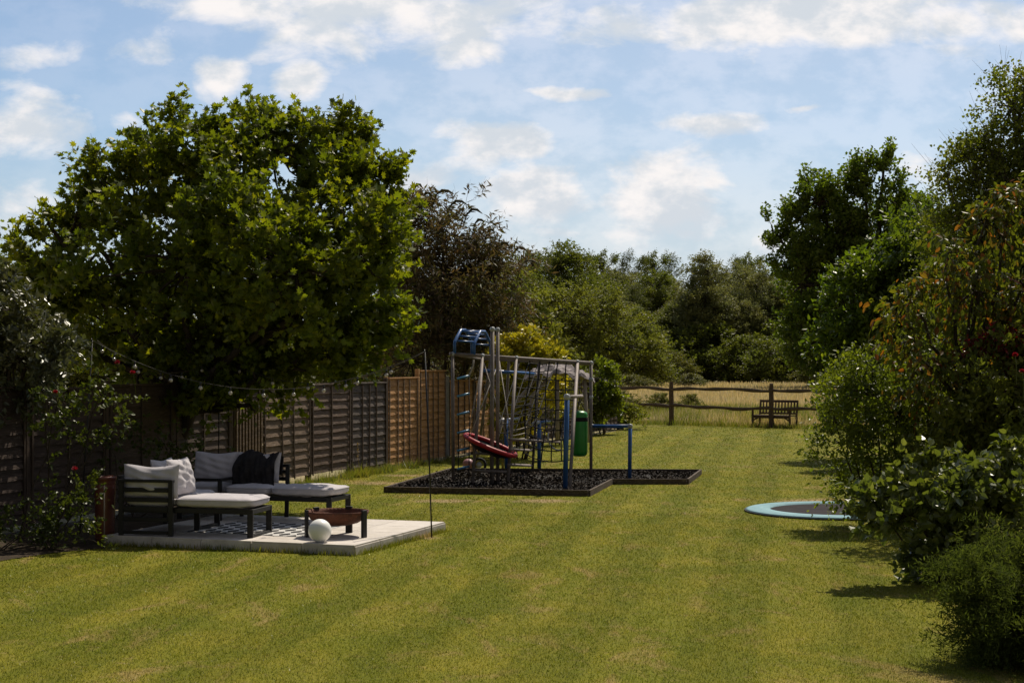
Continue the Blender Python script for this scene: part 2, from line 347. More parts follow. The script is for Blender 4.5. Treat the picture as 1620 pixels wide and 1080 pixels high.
# ------------------------------------------------------------------ foliage engine
def tm(right, fold=.10):
    """leaf template from the right half outline (first and last point on the midrib)"""
    k = len(right); V = [(x, y, fold*x) for x, y in right]+[(-x, y, fold*x) for x, y in right[1:-1]]
    f1 = list(range(k)); f2 = [0]+[k+i for i in range(k-2)]+[k-1]
    return np.array(V), [np.array([f1]), np.array([f2[::-1]])]
T = dict(
    oval=tm([(0, 0), (.24, .3), (.22, .65), (0, 1)], .3), broad=tm([(0, 0), (.34, .22), (.36, .55), (0, 1)], .3),
    narrow=tm([(0, 0), (.11, .4), (0, 1)], .4),
    maple=tm([(0, 0), (.30, -.06), (.20, .14), (.56, .34), (.33, .40), (.40, .74), (.17, .62), (0, 1.05)], .22))
T['quad'] = (np.array([(0, 0, 0), (.36, .5, .1), (0, 1, 0), (-.36, .5, .06)]), [np.array([[0, 1, 2, 3]])])
T['tri'] = (np.array([(-.5, 0, 0), (.5, 0, 0), (0, 1, 0)]), [np.array([[0, 1, 2]])])
def nrm(a): return a/np.maximum(1e-9, np.linalg.norm(a, axis=-1, keepdims=True))
def leaves(mb, rng, pos, axis, normal, size, t):
    a = nrm(axis); n_ = normal-a*np.sum(normal*a, 1, keepdims=True); n_ = nrm(n_); s_ = np.cross(a, n_)
    V, Fs = T[t]; N = len(pos); k = len(V); size = size[:, None, None]
    P = pos[:, None]+size*(V[None, :, 0:1]*s_[:, None]+V[None, :, 1:2]*a[:, None]+V[None, :, 2:3]*n_[:, None])
    off = (np.arange(N)*k)[:, None]
    mb.add(P.reshape(-1, 3), [f+off for f in Fs])
def wob(rng, p, q, k, amp):
    t = np.linspace(0, 1, k)[:, None]; P = p+(q-p)*t
    P[1:-1] += rng.normal(0, amp, (k-2, 3)); return P
def grow(rng, lobes, nclump, ntwig, nleaf, tmpl, lsize, twig=.45, crad=.3, up=.5, droop=.3, shell=.55, trunk_r=.12, trunk_top=None,
         stems=1, flat=.75, axisdown=0., cut=0., limb_r=.35, jitter=.10, base=(0, 0, 0), nup=.55):
    """returns (leaf MB, wood MB); lobes (x,y,z,rx,ry,rz) relative to the foot"""
    lb = np.array(lobes, float); base = np.array(base, float)
    w = (lb[:, 3]*lb[:, 4]*lb[:, 5])**(2/3); w /= w.sum()
    wd = MB(); lf = MB()
    zt = trunk_top if trunk_top is not None else lb[:, 2].min()
    foot = np.array((0, 0, -.1)); cen = np.array((np.average(lb[:, 0], weights=w)*.5, np.average(lb[:, 1], weights=w)*.5, zt))
    if stems == 1:
        wd.tube(wob(rng, foot, cen, 5, trunk_r*.35), np.linspace(trunk_r*1.25, trunk_r*.75, 5), 8)
    LS = []
    for i, l in enumerate(lb):
        c = l[:3]; st = cen if stems == 1 else foot+np.array((rng.normal(0, .12), rng.normal(0, .12), 0))
        wd.tube(wob(rng, st, c, 6, .05*np.linalg.norm(c-st)*.4), np.linspace(trunk_r*(.7 if stems == 1 else .5), trunk_r*.22, 6), 6, False)
        m = max(2, int(round(nclump*w[i])))
        d = nrm(rng.normal(0, 1, (m, 3))); r = shell+(1-shell)*rng.random(m)**.7
        inner = rng.random(m) < .18; r[inner] = rng.random(inner.sum())*shell
        cc = c+d*l[3:6]*r[:, None]
        lowc = np.average(lb[:, 2])-cut*1e3 if cut == 0 else 0
        for j in range(m):
            wd.tube(wob(rng, c+(cc[j]-c)*.1, cc[j], 4, .04*np.linalg.norm(cc[j]-c)), np.linspace(trunk_r*.22, trunk_r*.05, 4)*1., 4, False)
            cr = crad*(l[3]+l[4]+l[5])/3*rng.uniform(.6, 1.3)
            k = max(2, int(ntwig*rng.uniform(.6, 1.4)))
            td = nrm(rng.normal(0, 1, (k, 3))*np.array((1, 1, flat))+d[j]*.5)
            ps = cc[j]+td*cr*rng.random((k, 1))**.6*np.array((1, 1, flat)) 
            tw = nrm(td*.6+d[j]*.5+np.array((0, 0, up))+rng.normal(0, .25, (k, 3)))
            tl = twig*rng.uniform(.5, 1.4, k)
            LS.append(np.concatenate([ps, tw, tl[:, None]], 1))
            for q in range(min(k, 3)):
                wd.tube([cc[j], ps[q], ps[q]+tw[q]*tl[q]], [trunk_r*.05, trunk_r*.035, trunk_r*.012], 3, False)
    A = np.concatenate(LS); N = len(A)
    A = np.repeat(A, nleaf, axis=0); t = rng.random(len(A))**.8
    ps, tw, tl = A[:, :3], A[:, 3:6], A[:, 6]
    side = nrm(np.cross(tw, rng.normal(0, 1, ps.shape)))
    pos = ps+tw*(tl*t)[:, None]+rng.normal(0, jitter*twig, ps.shape); pos[:, 2] -= droop*tl*t**2
    ax = nrm(side*.8+tw*.6+np.array((0, 0, -axisdown))+rng.normal(0, .2, ps.shape))
    nr = np.array((0, 0, nup))+rng.normal(0, .55, ps.shape)
    sz = lsize*rng.uniform(.6, 1.25, len(pos))
    leaves(lf, rng, pos, ax, nr, sz, tmpl)
    # keep everything above the ground
    for V in lf.v: V[:, 2] = np.where(V[:, 2] < .02, .02+np.abs(V[:, 2])*.05, V[:, 2])
    for q in (lf, wd): q.v = [V+base for V in q.v]
    return lf, wd
def plant(name, label, cat, seed, foot, lobes_px, lm, bark='bark', group=None, wname='trunk', lname='crown', **k):
    """lobes_px: (px, py, rx_px, ry_px, depth offset m); foot: (x, y)"""
    rng = np.random.default_rng(seed); lo = []
    for (px, py, rx, ry, dy) in lobes_px:
        D = foot[1]+dy; c = Q(px, py, D); s = D/F
        lo.append((c[0]-foot[0], dy, max(.15, c[2]), rx*s, (rx+ry)/2*s*.9, ry*s))
    th = thing(name, label, cat, (foot[0], foot[1], 0), group)
    lf, wd = grow(rng, lo, base=(0, 0, 0), **k)
    wd.build(wname, M[bark], th, smooth=True, local=True); lf.build(lname, L[lm] if isinstance(lm, str) else lm, th, local=True)
    return th

# ------------------------------------------------------------------ ground
def sheet(name, pts, z, m, kind='structure'):
    b = MB(); V = [(x, y, z) for x, y in pts]; b.addl(V, [tuple(range(len(V)))]); o = b.build(name, m); tag(o, kind=kind); return o
sheet('field_ground', [(-700, -60), (700, -60), (700, 1200), (-700, 1200)], -.012, M['field'])
fdir = np.array((.300, .954)); f0 = np.array((-2.68, 32.9))       # garden fence line, direction and a point
def fl(t): return f0+fdir*t
RF0 = G(920, 668); RF1 = G(1340, 680)                              # rail fence line
rdir = np.array((RF1[0]-RF0[0], RF1[1]-RF0[1])); rdir /= np.linalg.norm(rdir); r0 = np.array(RF0[:2])
# lawn, bounded by the garden fence on the left and the rail fence at the back
pA = fl(-40); pB = fl(22)
c1 = r0+rdir*30
sheet('lawn_ground', [tuple(pA), (30, -6), (30, float(c1[1])), tuple(r0-rdir*1.0), tuple(pB-np.array((0, .6)))], 0.0, M['lawn'])

# deck frame: front right corner and axes
DK = np.array((-1.83, 17.95)); th_ = R(19.0); du = np.array((math.cos(th_), -math.sin(th_))); dv = np.array((math.sin(th_), math.cos(th_)))
def dk(a, b, z=0): p = DK+du*a+dv*b; return (float(p[0]), float(p[1]), z)
ZD = .12
# planting bed under the fence at the left
bedp = [tuple(fl(-14)), tuple(fl(-17)), G(-80, 902)[:2], G(20, 884)[:2], G(90, 874)[:2], G(166, 867)[:2], dk(-3.32, .0)[:2], dk(-3.4, 3.2)[:2], tuple(fl(-7)+np.array((.35, 0))), tuple(fl(-7))]
sheet('flower_bed_soil', bedp, .006, M['soil'])

# paving slabs of the patio
pt = thing('patio', 'raised rectangular patio of pale cream slabs beside the lawn', 'patio', dk(-1.65, 1.4))
b = MB(); nx = 6
ax3 = [(*du, 0), (*dv, 0), (0, 0, 1)]
W_, D_ = 3.36, 2.86
b.box(dk(-W_/2, D_/2, .045), (W_-.04, D_-.04, .10), ax3); b.build('base', M['joint'], pt)
for i in range(5):                       # risers along the front
    x0 = -i*.672; b = MB(); b.box(dk(x0-.336, -.0, .048), (.664, .03, .10), ax3); b.build('riser', M['pave'], pt, bevel=.003)
for j in range(4):
    b = MB(); b.box(dk(-.0, .36+j*.715, .048), (.03, .707, .10), ax3); b.build('riser', M['pave'], pt, bevel=.003)
for i in range(5):
    for j in range(4):
        b = MB(); b.box(dk(-i*.672-.336+.012, .357+j*.715-.012, ZD-.011), (.660, .703, .022), ax3); b.build('slab', M['pave'], pt, bevel=.003)

# ------------------------------------------------------------------ soft shapes
PIPE = []
def place(V, o, ux, uy, uz=(0, 0, 1)): return np.array(o)+V[:, 0:1]*np.array(ux)+V[:, 1:2]*np.array(uy)+V[:, 2:3]*np.array(uz)
def sq(v, e): return np.sign(v)*np.abs(v)**e
def cushion(mb, c, w, d, h, ux, uy, uz=(0, 0, 1), e=.28, n=40, seed=0, wr=.006):
    """rounded seat cushion, slightly crowned"""
    a = np.linspace(-np.pi, np.pi, n, endpoint=False); p = np.linspace(-np.pi/2, np.pi/2, n//2)
    A, Pp = np.meshgrid(a, p); rng = np.random.default_rng(seed); ph = rng.random(8)*6
    x = sq(np.cos(Pp), .45)*sq(np.cos(A), e)*w/2; y = sq(np.cos(Pp), .45)*sq(np.sin(A), e)*d/2; z = sq(np.sin(Pp), .55)*h/2
    z = z*(1+.18*(1-(2*x/w)**2)*(1-(2*y/d)**2))
    z += wr*np.sin(x*11+ph[0])*np.sin(y*9+ph[1])+wr*.7*np.sin(x*23+ph[2]+y*13)
    V = place(np.stack([x.ravel(), y.ravel(), z.ravel()], 1), c, ux, uy, uz)
    q_ = np.stack([sq(np.cos(a), e)*w/2, sq(np.sin(a), e)*d/2, np.zeros(n)], 1)*np.array((1.003, 1.003, 1)); PIPE.append(place(q_, np.array(c)+np.array(uz)*h*.22, ux, uy, uz))
    r, k = A.shape; i = np.arange(k); j = (i+1) % k
    return mb.add(V, [np.concatenate([np.stack([i+q*k, j+q*k, j+(q+1)*k, i+(q+1)*k], 1) for q in range(r-1)])])
def pillow(mb, c, w, h, t, ux, uz, uy, seed=0, n=28, slump=.05):
    """scatter cushion: width along ux, height along uz, thickness along uy"""
    u = np.linspace(-1, 1, n); U, V_ = np.meshgrid(u, u); rng = np.random.default_rng(seed); ph = rng.random(8)*6
    th = t/2*((1-U**4)*(1-V_**4))**.5*(.55+.45*np.sqrt(np.clip((1-U**2)*(1-V_**2), 0, 1)))
    x = U*w/2*(1-.035*(1-V_**2)); z = V_*h/2*(1-.03*(1-U**2))
    z = z-slump*.55*(V_+1)/2*np.exp(-((U-.05)/.6)**2)
    wrk = .010*np.sin(U*9+V_*4+ph[0])*(1-U**2)+.007*np.sin(V_*14+ph[1]+U*6)
    vs = []
    for sgn in (1, -1):
        y = sgn*th+wrk*(th/(t/2)); vs.append(np.stack([x.ravel(), y.ravel(), z.ravel()], 1))
    V = place(np.concatenate(vs), c, ux, uy, uz)
    i, j = np.meshgrid(np.arange(n-1), np.arange(n-1)); a = (j*n+i).ravel()
    q = np.stack([a, a+1, a+n+1, a+n], 1)
    return mb.add(V, [np.concatenate([q, q[:, ::-1]+n*n])])

# ------------------------------------------------------------------ lounge furniture
def frame_axes(o, deg):
    t = R(deg); u = np.array((math.cos(t), -math.sin(t), 0)); v = np.array((math.sin(t), math.cos(t), 0)); o = np.array(o, float)
    return (lambda a, b, z=0: o+u*a+v*b+np.array((0, 0, z))), u, v
t_ = .055
# near sofa: two seats with its back to the left, chaise running right
A_, ua, va = frame_axes((-4.83, 19.02, ZD), 12.5)
sa = thing('garden_sofa', 'near charcoal garden sofa with slatted side panel, grey cushions and chaise in dappled sun', 'garden sofa', tuple(A_(.5, .4)))
b = MB()
for (p, q) in (((.03, .03), (.03, 1.33)), ((.68, .03), (.68, 1.33)), ((.03, .03), (.68, .03)), ((.03, 1.33), (.68, 1.33))):
    b.bar(A_(*p, .31), A_(*q, .31), t_, .06)
b.bar(A_(.71, .05, .315), A_(1.72, .05, .315), t_, .06); b.bar(A_(.71, .66, .315), A_(1.72, .66, .315), t_, .06)
for k in range(7): b.bar(A_(.80+.14*k, .08, .325), A_(.80+.14*k, .63, .325), .05, .02)
b.build('seat_frame', M['alu'], sa, bevel=.004)
b = MB()                                                             # side panel facing the lawn
b.bar(A_(.03, .0, 0), A_(.03, .0, .66), t_, t_, (1, 0, 0)); b.bar(A_(.69, .0, 0), A_(.69, .0, .66), t_+.02, t_, (1, 0, 0))
b.bar(A_(0, .0, .672), A_(.725, .0, .672), .07, .035)
for z in (.56, .44, .33, .2, .04): b.bar(A_(.06, .0, z), A_(.655, .0, z), .03, .055 if z > .1 else .04)
b.build('side_panel', M['alu'], sa, bevel=.004)
b = MB()
b.bar(A_(-.02, 1.36, 0), A_(-.02, 1.36, .70), t_, t_, (1, 0, 0)); b.bar(A_(-.02, .03, .70), A_(-.02, 1.36, .70), .035, t_)
for z in (.42, .52, .62): b.bar(A_(-.02, .03, z), A_(-.02, 1.33, z), .03, .05)
b.build('back_panel', M['alu'], sa, bevel=.004)
def legloop(mk, x, y0, y1, top, par, name='leg_frame'):
    b = MB(); b.bar(mk(x, y0, 0), mk(x, y0, top), t_, .07, (1, 0, 0)); b.bar(mk(x, y1, 0), mk(x, y1, top), t_, .07, (1, 0, 0))
    b.bar(mk(x, y0, .02), mk(x, y1, .02), .065, .035); b.bar(mk(x, y0, top-.03), mk(x, y1, top-.03), .065, .055)
    return b.build(name, M['alu'], par, bevel=.004)
legloop(A_, 1.70, .05, .66, .345, sa); legloop(A_, .72, .7, 1.33, .30, sa)
b = MB(); cushion(b, A_(1.22, .36, .415), 1.02, .70, .135, ua, va, seed=1); b.build('chaise_cushion', M['cush'], sa, smooth=True)
b = MB(); cushion(b, A_(.38, .36, .41), .66, .66, .13, ua, va, seed=2); b.build('seat_cushion', M['cush'], sa, smooth=True)
b = MB(); cushion(b, A_(.38, 1.02, .41), .68, .64, .13, ua, va, seed=3); b.build('seat_cushion', M['cush'], sa, smooth=True)
upn = nrm(np.array((0, 0, 1))+va*.10); b = MB()
pillow(b, A_(.38, .10, .66), .74, .42, .22, ua, upn, nrm(np.cross(upn, ua)), seed=4, slump=.06); b.build('back_cushion', M['cush'], sa, smooth=True)
ul = nrm(np.array((0, 0, 1.))-ua*.25); b = MB()
pillow(b, A_(.62, .45, .70), .62, .46, .18, va*1., ul, nrm(np.cross(ul, va)), seed=5, slump=.02); b.build('back_cushion', M['cush'], sa, smooth=True)
b = MB(); pillow(b, A_(.14, 1.0, .68), .62, .42, .18, va*1., ul, nrm(np.cross(ul, va)), seed=6); b.build('back_cushion', M['cush'], sa, smooth=True)

# far sofa: back to the fence, chaise to the right
B_, ub, vb = frame_axes((-4.55, 21.02, ZD), 17.0)
sb = thing('garden_sofa', 'far charcoal garden sofa in tree shade with black throw over its back', 'garden sofa', tuple(B_(1.1, .3)))
LB = 2.26
b = MB()
b.bar(B_(0, .03, .31), B_(LB, .03, .31), t_, .06); b.bar(B_(0, .66, .31), B_(LB, .66, .31), t_, .06)
b.bar(B_(.03, .06, .31), B_(.03, .63, .31), t_, .06)
for k in range(13): b.bar(B_(.15+.165*k, .06, .325), B_(.15+.165*k, .63, .325), .05, .02)
b.build('seat_frame', M['alu'], sb, bevel=.004)
b = MB()
for x in (.03, 1.30): b.bar(B_(x, .70, 0), B_(x, .74, .70), t_, t_, (1, 0, 0))
b.bar(B_(0, .74, .70), B_(1.33, .74, .70), t_, .04)
for z in (.42, .52, .62): b.bar(B_(.06, .72, z), B_(1.27, .72, z), .03, .05)
b.build('back_panel', M['alu'], sb, bevel=.004)
legloop(B_, LB-.03, .03, .66, .34, sb); legloop(B_, .03, .03, .66, .30, sb)
b = MB()                                                             # loop arm in front of the pillows
for y in (-.02, .62): b.bar(B_(.66, y, 0), B_(.66, y, .53), t_, t_, (1, 0, 0))
b.bar(B_(.66, -.05, .545), B_(.66, .65, .545), .075, .035); b.bar(B_(.30, -.02, .545), B_(.62, -.02, .545), .07, .035)
b.build('arm', M['alu'], sb, bevel=.004)
for i, (x, w) in enumerate(((.33, .62), (1.02, .66), (1.82, .90))):
    b = MB(); cushion(b, B_(x, .35, .41), w, .70, .135, ub, vb, seed=10+i); b.build('chaise_cushion' if i == 2 else 'seat_cushion', M['cush'], sb, smooth=True)
upb = nrm(np.array((0, 0, 1))+vb*.22)
for i, x in enumerate((.33, .98)):
    b = MB(); pillow(b, B_(x, .48, .69), .66, .42, .19, ub, upb, nrm(np.cross(upb, ub)), seed=20+i, slump=.05); b.build('back_cushion', M['cush'], sb, smooth=True)
# throw draped over the right pillow
b = MB(); n = 34; u = np.linspace(-1, 1, n); v = np.linspace(0, 1, n); U, Vv = np.meshgrid(u, v); rng = np.random.default_rng(5)
arc = Vv*1.0; up_ = np.where(arc < .2, .46-(.2-arc)*1.6, .46-(arc-.2)*.58)
th2 = np.where(arc < .18, .10, -.06-.17*np.sin(np.clip((arc-.18)/.35, 0, 1)*np.pi/2))
fold = .022*np.sin(U*11+Vv*5)+.014*np.sin(U*23-Vv*9)+.01*np.sin(Vv*17+U*3)
x = U*.29*(1+.06*Vv)-.02+.03*Vv; up_ = up_-.012*(U**4)+fold*.4-.03*np.sin(U*4)
P = np.array(B_(1.0, .50, .50))+x.reshape(-1, 1)*ub+(up_-.06).reshape(-1, 1)*upb+((th2+fold)).reshape(-1, 1)*vb
i, j = np.meshgrid(np.arange(n-1), np.arange(n-1)); a = (j*n+i).ravel(); b.add(P, [np.stack([a, a+1, a+n+1, a+n], 1)])
o = b.build('throw_blanket', M['throw'], smooth=True); m = o.modifiers.new('thick', 'SOLIDIFY'); m.thickness = .012
tag(o, 'crumpled black throw draped over the right back cushion of the far sofa', 'blanket')

for par, idx in ((sa, (0, 1, 2)), (sb, (3, 4, 5))):
    cu = [c for c in par.children if c.name.startswith(('chaise_cushion', 'seat_cushion'))]
    for c, k in zip(sorted(cu, key=lambda o: 0), idx):
        best = min(cu, key=lambda o: np.linalg.norm(np.mean([(v.co.x, v.co.y, v.co.z) for v in o.data.vertices], axis=0)+np.array(par.location)-PIPE[k].mean(0)))
        P = PIPE[k]; b = MB(); b.tube(np.concatenate([P, P[:2]]), .006, 5, False); b.build('piping', M['cush'], best, smooth=True)
# rug
rg = thing('rug', 'black and white geometric outdoor rug on the patio between the sofas', 'rug', dk(-2.0, 1.2))
b0 = MB(); rx0, rx1, ry0, ry1 = -2.62, -1.02, .55, 1.95
b0.box(dk((rx0+rx1)/2, (ry0+ry1)/2, ZD+.003), (rx1-rx0, ry1-ry0, .006), ax3); b0.build('backing', M['ivory'], rg)
b1 = MB(); k = 10; cw = (rx1-rx0)/k; cdp = (ry1-ry0)/9
Vp = []; Fp = []
for i in range(k):
    for j in range(9):
        x0 = rx0+i*cw; y0 = ry0+j*cdp
        tri = ((x0+.01, y0+.01), (x0+cw-.01, y0+.01), (x0+cw/2, y0+cdp-.01)) if (i+j) % 2 else ((x0+.01, y0+cdp-.01), (x0+cw/2, y0+.01), (x0+cw-.01, y0+cdp-.01))
        q = len(Vp); Vp += [dk(a, c, ZD+.0085) for a, c in tri]; Fp.append((q, q+1, q+2))
b1.addl(Vp, Fp); b1.build('printed_pattern', M['ink'], rg)

# fire bowl
fc = np.array(dk(-.60, .82, ZD))
fp = thing('fire_pit', 'rusty steel fire bowl on chunky dark legs at the patio edge', 'fire pit', tuple(fc))
prof = [(.0, .135), (.12, .142), (.24, .17), (.32, .215), (.365, .275), (.375, .305), (.385, .305), (.374, .27), (.33, .205), (.25, .158), (.12, .128), (0, .12)]
b = MB(); b.lathe(fc+np.array((0, 0, .005)), [(max(r, .001), z) for r, z in prof], 48); b.build('bowl', M['rust'], fp, smooth=True)
for an in (200, 332, 20+55, 140):
    c = fc+np.array((math.cos(R(an)), math.sin(R(an)), 0))*.385; d = np.array((math.cos(R(an)), math.sin(R(an)), 0)); e = np.array((-d[1], d[0], 0))
    b = MB(); b.box(c+np.array((0, 0, .165)), (.035, .085, .33), [d, e, (0, 0, 1)]); b.build('leg', M['alu'], fp, bevel=.004)
b = MB(); b.tube([fc+np.array((-.34, -.1, .30)), fc+np.array((-.37, -.12, .345)), fc+np.array((-.30, -.16, .345)), fc+np.array((-.29, -.14, .30))], .008, 6); b.build('handle', M['rust'], fp, smooth=True)

# globe lamp (not lit)
gc = np.array(G(506, 857, ZD)); gl = thing('globe_lamp', 'smooth white sphere lamp standing on the front edge of the patio', 'lamp', tuple(gc))
b = MB(); r = .137; b.lathe(gc+np.array((0, 0, r*.985)), [(max(.002, r*math.sin(a)), -r*math.cos(a)) for a in np.linspace(.25, math.pi, 24)], 40); b.build('globe', M['globe'], gl, smooth=True)
b = MB(); b.lathe(gc, [(.001, 0), (.05, 0), (.05, .012), (.001, .012)], 24); b.build('foot', M['cap'], gl)

# tall glazed pot and its stake
pc = np.array(G(166, 856)); po = thing('tall_planter', 'tall ribbed red brown glazed planter in the shade left of the sofa', 'planter', tuple(pc))
b = MB(); b.lathe(pc, [(.001, 0), (.115, 0), (.12, .05), (.125, .55), (.13, .66), (.135, .70), (.125, .715), (.135, .73), (.125, .75), (.14, .77), (.145, .80), (.14, .815), (.12, .815), (.115, .74), (.001, .73)], 32); b.build('pot', M['terra'], po, smooth=True)
b = MB(); b.lathe(pc, [(.001, .755), (.117, .755)], 24); b.build('soil', M['soil'], po)
sk = np.array(G(165, 862)); b = MB(); b.tube([sk, sk+np.array((0, 0, .75))], .008, 6); tag(b.build('garden_stake', M['palewood'], smooth=True), 'thin pale cane standing upright in front of the red planter', 'garden cane')

# ------------------------------------------------------------------ panel fences
n3f = np.array((fdir[1], -fdir[0], 0)); f3 = np.array((*fdir, 0))       # n3f points to the lawn
def lap_panel(par, t0, t1, h, m, battens, seed, z0=.05, cap='post_wood', lean=0, face=.0):
    rng = np.random.default_rng(seed); w = t1-t0; rows = int(round((h-z0-.06)/.15)); rh = (h-z0-.06)/rows
    b = MB(); ns = 14; tt = np.linspace(0, w, ns)
    base = np.array((*fl(t0), 0))
    for r in range(rows):
        zb = z0+.03+r*rh; wv = .004*np.sin(tt*rng.uniform(2, 7)+rng.random()*6)+.004*np.sin(tt*rng.uniform(9, 15)+rng.random()*6)
        top = zb+rh*1.15; off = rng.uniform(-.004, .004)
        P = []
        for k in range(ns):
            o = base+f3*tt[k]+n3f*(face+lean*(zb/h))
            P += [o+n3f*(.040+off)+np.array((0, 0, zb+wv[k])), o+n3f*(.004)+np.array((0, 0, top)), o-n3f*.010+np.array((0, 0, top)), o+n3f*(.016+off)+np.array((0, 0, zb+wv[k]))]
        Fq = []
        for k in range(ns-1):
            q = 4*k
            for e in range(4): Fq.append((q+e, q+(e+1) % 4, q+4+(e+1) % 4, q+4+e))
        Fq += [(0, 3, 2, 1), (4*ns-4, 4*ns-3, 4*ns-2, 4*ns-1)]
        b.addl(P, Fq)
    pn = b.build('panel', m, par)
    for k in range(battens):
        t = (k+.5)/battens*w if battens > 2 else (k+1)/(battens+1)*w
        if k == 0: t = .03
        if k == battens-1: t = w-.03
        p = base+f3*t+n3f*(.045+face); b = MB(); b.bar(p+np.array((0, 0, z0)), p+n3f*lean+np.array((0, 0, h-.03)), .036, .016, n3f); b.build('batten', M[cap], pn)
    b = MB(); b.bar(base+n3f*(.02+face+lean)+np.array((0, 0, h)), base+f3*w+n3f*(.02+face+lean)+np.array((0, 0, h)), .075, .028); b.build('capping', m, pn, bevel=.003)
    return pn
def post(par, t, h, m='post_wood', w=.09):
    p = np.array((*fl(t), 0)); b = MB(); b.box(p+np.array((0, 0, h/2)), (w, w, h), [f3, n3f, (0, 0, 1)]); b.build('post', M[m], par, bevel=.006)
PW = 1.92
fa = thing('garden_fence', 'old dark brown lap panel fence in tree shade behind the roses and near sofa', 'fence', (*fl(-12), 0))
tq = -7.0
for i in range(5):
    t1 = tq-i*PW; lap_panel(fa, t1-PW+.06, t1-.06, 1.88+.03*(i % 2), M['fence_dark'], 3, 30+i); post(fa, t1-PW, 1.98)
post(fa, tq, 1.95)
# panel of upright slats
fs = thing('slatted_screen', 'section of narrow upright slats between the dark fence and the grey bowed panel', 'fence', (*fl(-6.4), 0))
for i in range(9):
    p = np.array((*fl(-6.88+i*.115), 0))+n3f*.07; b = MB(); b.bar(p+np.array((0, 0, .05)), p+np.array((0, 0, 1.66-.012*i)), .045, .03, n3f); b.build('slat', M['fence_grey'], fs, bevel=.003)
for z in (.35, 1.0, 1.55):
    b = MB(); b.bar(np.array((*fl(-6.95), z)), np.array((*fl(-5.93), z)), .04, .07); b.build('rail', M['fence_dark'], fs)
lap_panel(fs, -6.95, -5.95, 1.84, M['fence_dark'], 2, 77)
fg = thing('garden_fence', 'bowed weathered grey brown fence panels in patchy sun behind the far sofa', 'fence', (*fl(-3), 0))
lap_panel(fg, -5.86, -3.94, 1.88, M['fence_grey'], 4, 41, z0=.12, lean=-.03, face=.05); post(fg, -5.91, 1.9); post(fg, -3.89, 1.92)
lap_panel(fg, -3.83, -2.03, 1.84, M['fence_brown'], 3, 42, z0=.12, face=.02); post(fg, -1.98, 1.92)
lap_panel(fg, -1.92, -.06, 1.84, M['fence_slate'], 5, 43, z0=.10)
b = MB(); b.bar(np.array((*fl(-1.95), .07)), np.array((*fl(-.02), .07)), .04, .14); b.build('gravel_board', M['fence_grey'], fg)
post(fg, -.02+.0, 1.93)
fo = thing('garden_fence', 'newer orange brown lap panels stepping up beside the climbing frame', 'fence', (*fl(1.8), 0))
lap_panel(fo, .08, 1.80, 1.93, M['fence_new'], 5, 44, z0=.04, cap='fence_grey'); post(fo, 1.87, 2.12, 'fence_new'); lap_panel(fo, 1.94, 3.62, 2.08, M['fence_new'], 5, 45, z0=.04, cap='fence_grey'); post(fo, .03, 1.96, 'fence_new', .06)
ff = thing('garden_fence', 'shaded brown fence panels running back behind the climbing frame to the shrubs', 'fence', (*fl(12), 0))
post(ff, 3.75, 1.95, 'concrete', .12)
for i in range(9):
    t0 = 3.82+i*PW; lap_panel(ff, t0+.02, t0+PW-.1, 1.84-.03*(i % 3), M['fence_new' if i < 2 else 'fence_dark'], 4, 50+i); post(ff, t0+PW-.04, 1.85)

# ------------------------------------------------------------------ climbing frame
cf = thing('jungle_gym', 'grey tube climbing frame with blue arched ladder, rope ladder and black net', 'climbing frame', (.2, 29.5, 0))
def tb(name, pts, r, m, par=cf, n=10, smooth=True):
    b = MB(); b.tube(pts, r, n); return b.build(name, M[m], par, smooth=smooth)
def joint(p, r=.042, par=cf):
    b = MB(); b.lathe(p, [(.001, -r), (r*.75, -r*.8), (r, 0), (r*.75, r*.8), (.001, r)], 12); return b.build('joint', M['cap'], par, smooth=True)
g = lambda px, py: np.array(G(px, py))
def at(p, px, py): D = p[1]; return np.array(Q(px, py, D))          # point above/near p at the same depth
RP = .032
P1 = g(717, 764); P1t = at(P1, 716, 560)
P7 = g(935, 757); P7t = at(P7, 935, 574)
tb('post', [P1, P1t], RP, 'galv'); tb('post', [P7, P7t], RP, 'galv')
tb('top_bar', [P1t+(P1t-P7t)*.02, P7t], RP*1.05, 'galv'); joint(P1t); joint(P7t)
vb3 = np.array((.30, .954, 0))                                       # depth axis of the frame
B1t = at(g(749, 757), 749, 567)+vb3*.4; B7t = np.array(Q(937, 576, 31.3))
tb('back_bar', [B1t, B7t], RP, 'galv')
for (bx, by, tx, ty) in ((747, 769, 762, 567), (803, 768, 815, 566), (901, 775, 913, 573)):
    p = g(bx, by); f = (tx-716)/(935-716); q = P1t+(P7t-P1t)*f; tb('post', [p, q], RP, 'galv'); joint(q, .045)
for (bx, by, tx) in ((842, 751, 846), (795, 745, 796), (753, 744, 766)):
    p = g(bx, by); f = (tx-749)/(935-749); q = B1t+(B7t-B1t)*f; tb('post', [p, q], RP*.9, 'galv')
for (a, c) in ((P1t, B1t), (P7t, B7t)): tb('cross_bar', [a, c], RP*.9, 'galv')
# twin tall mast
p = g(778, 768); q = at(p, 779, 521); tb('mast', [p, q], .038, 'galv'); joint(q, .05)
p2 = p+vb3*.35; q2 = np.array((p2[0], p2[1], q[2])); tb('mast', [p2, q2], .034, 'galv'); joint(q2, .046)
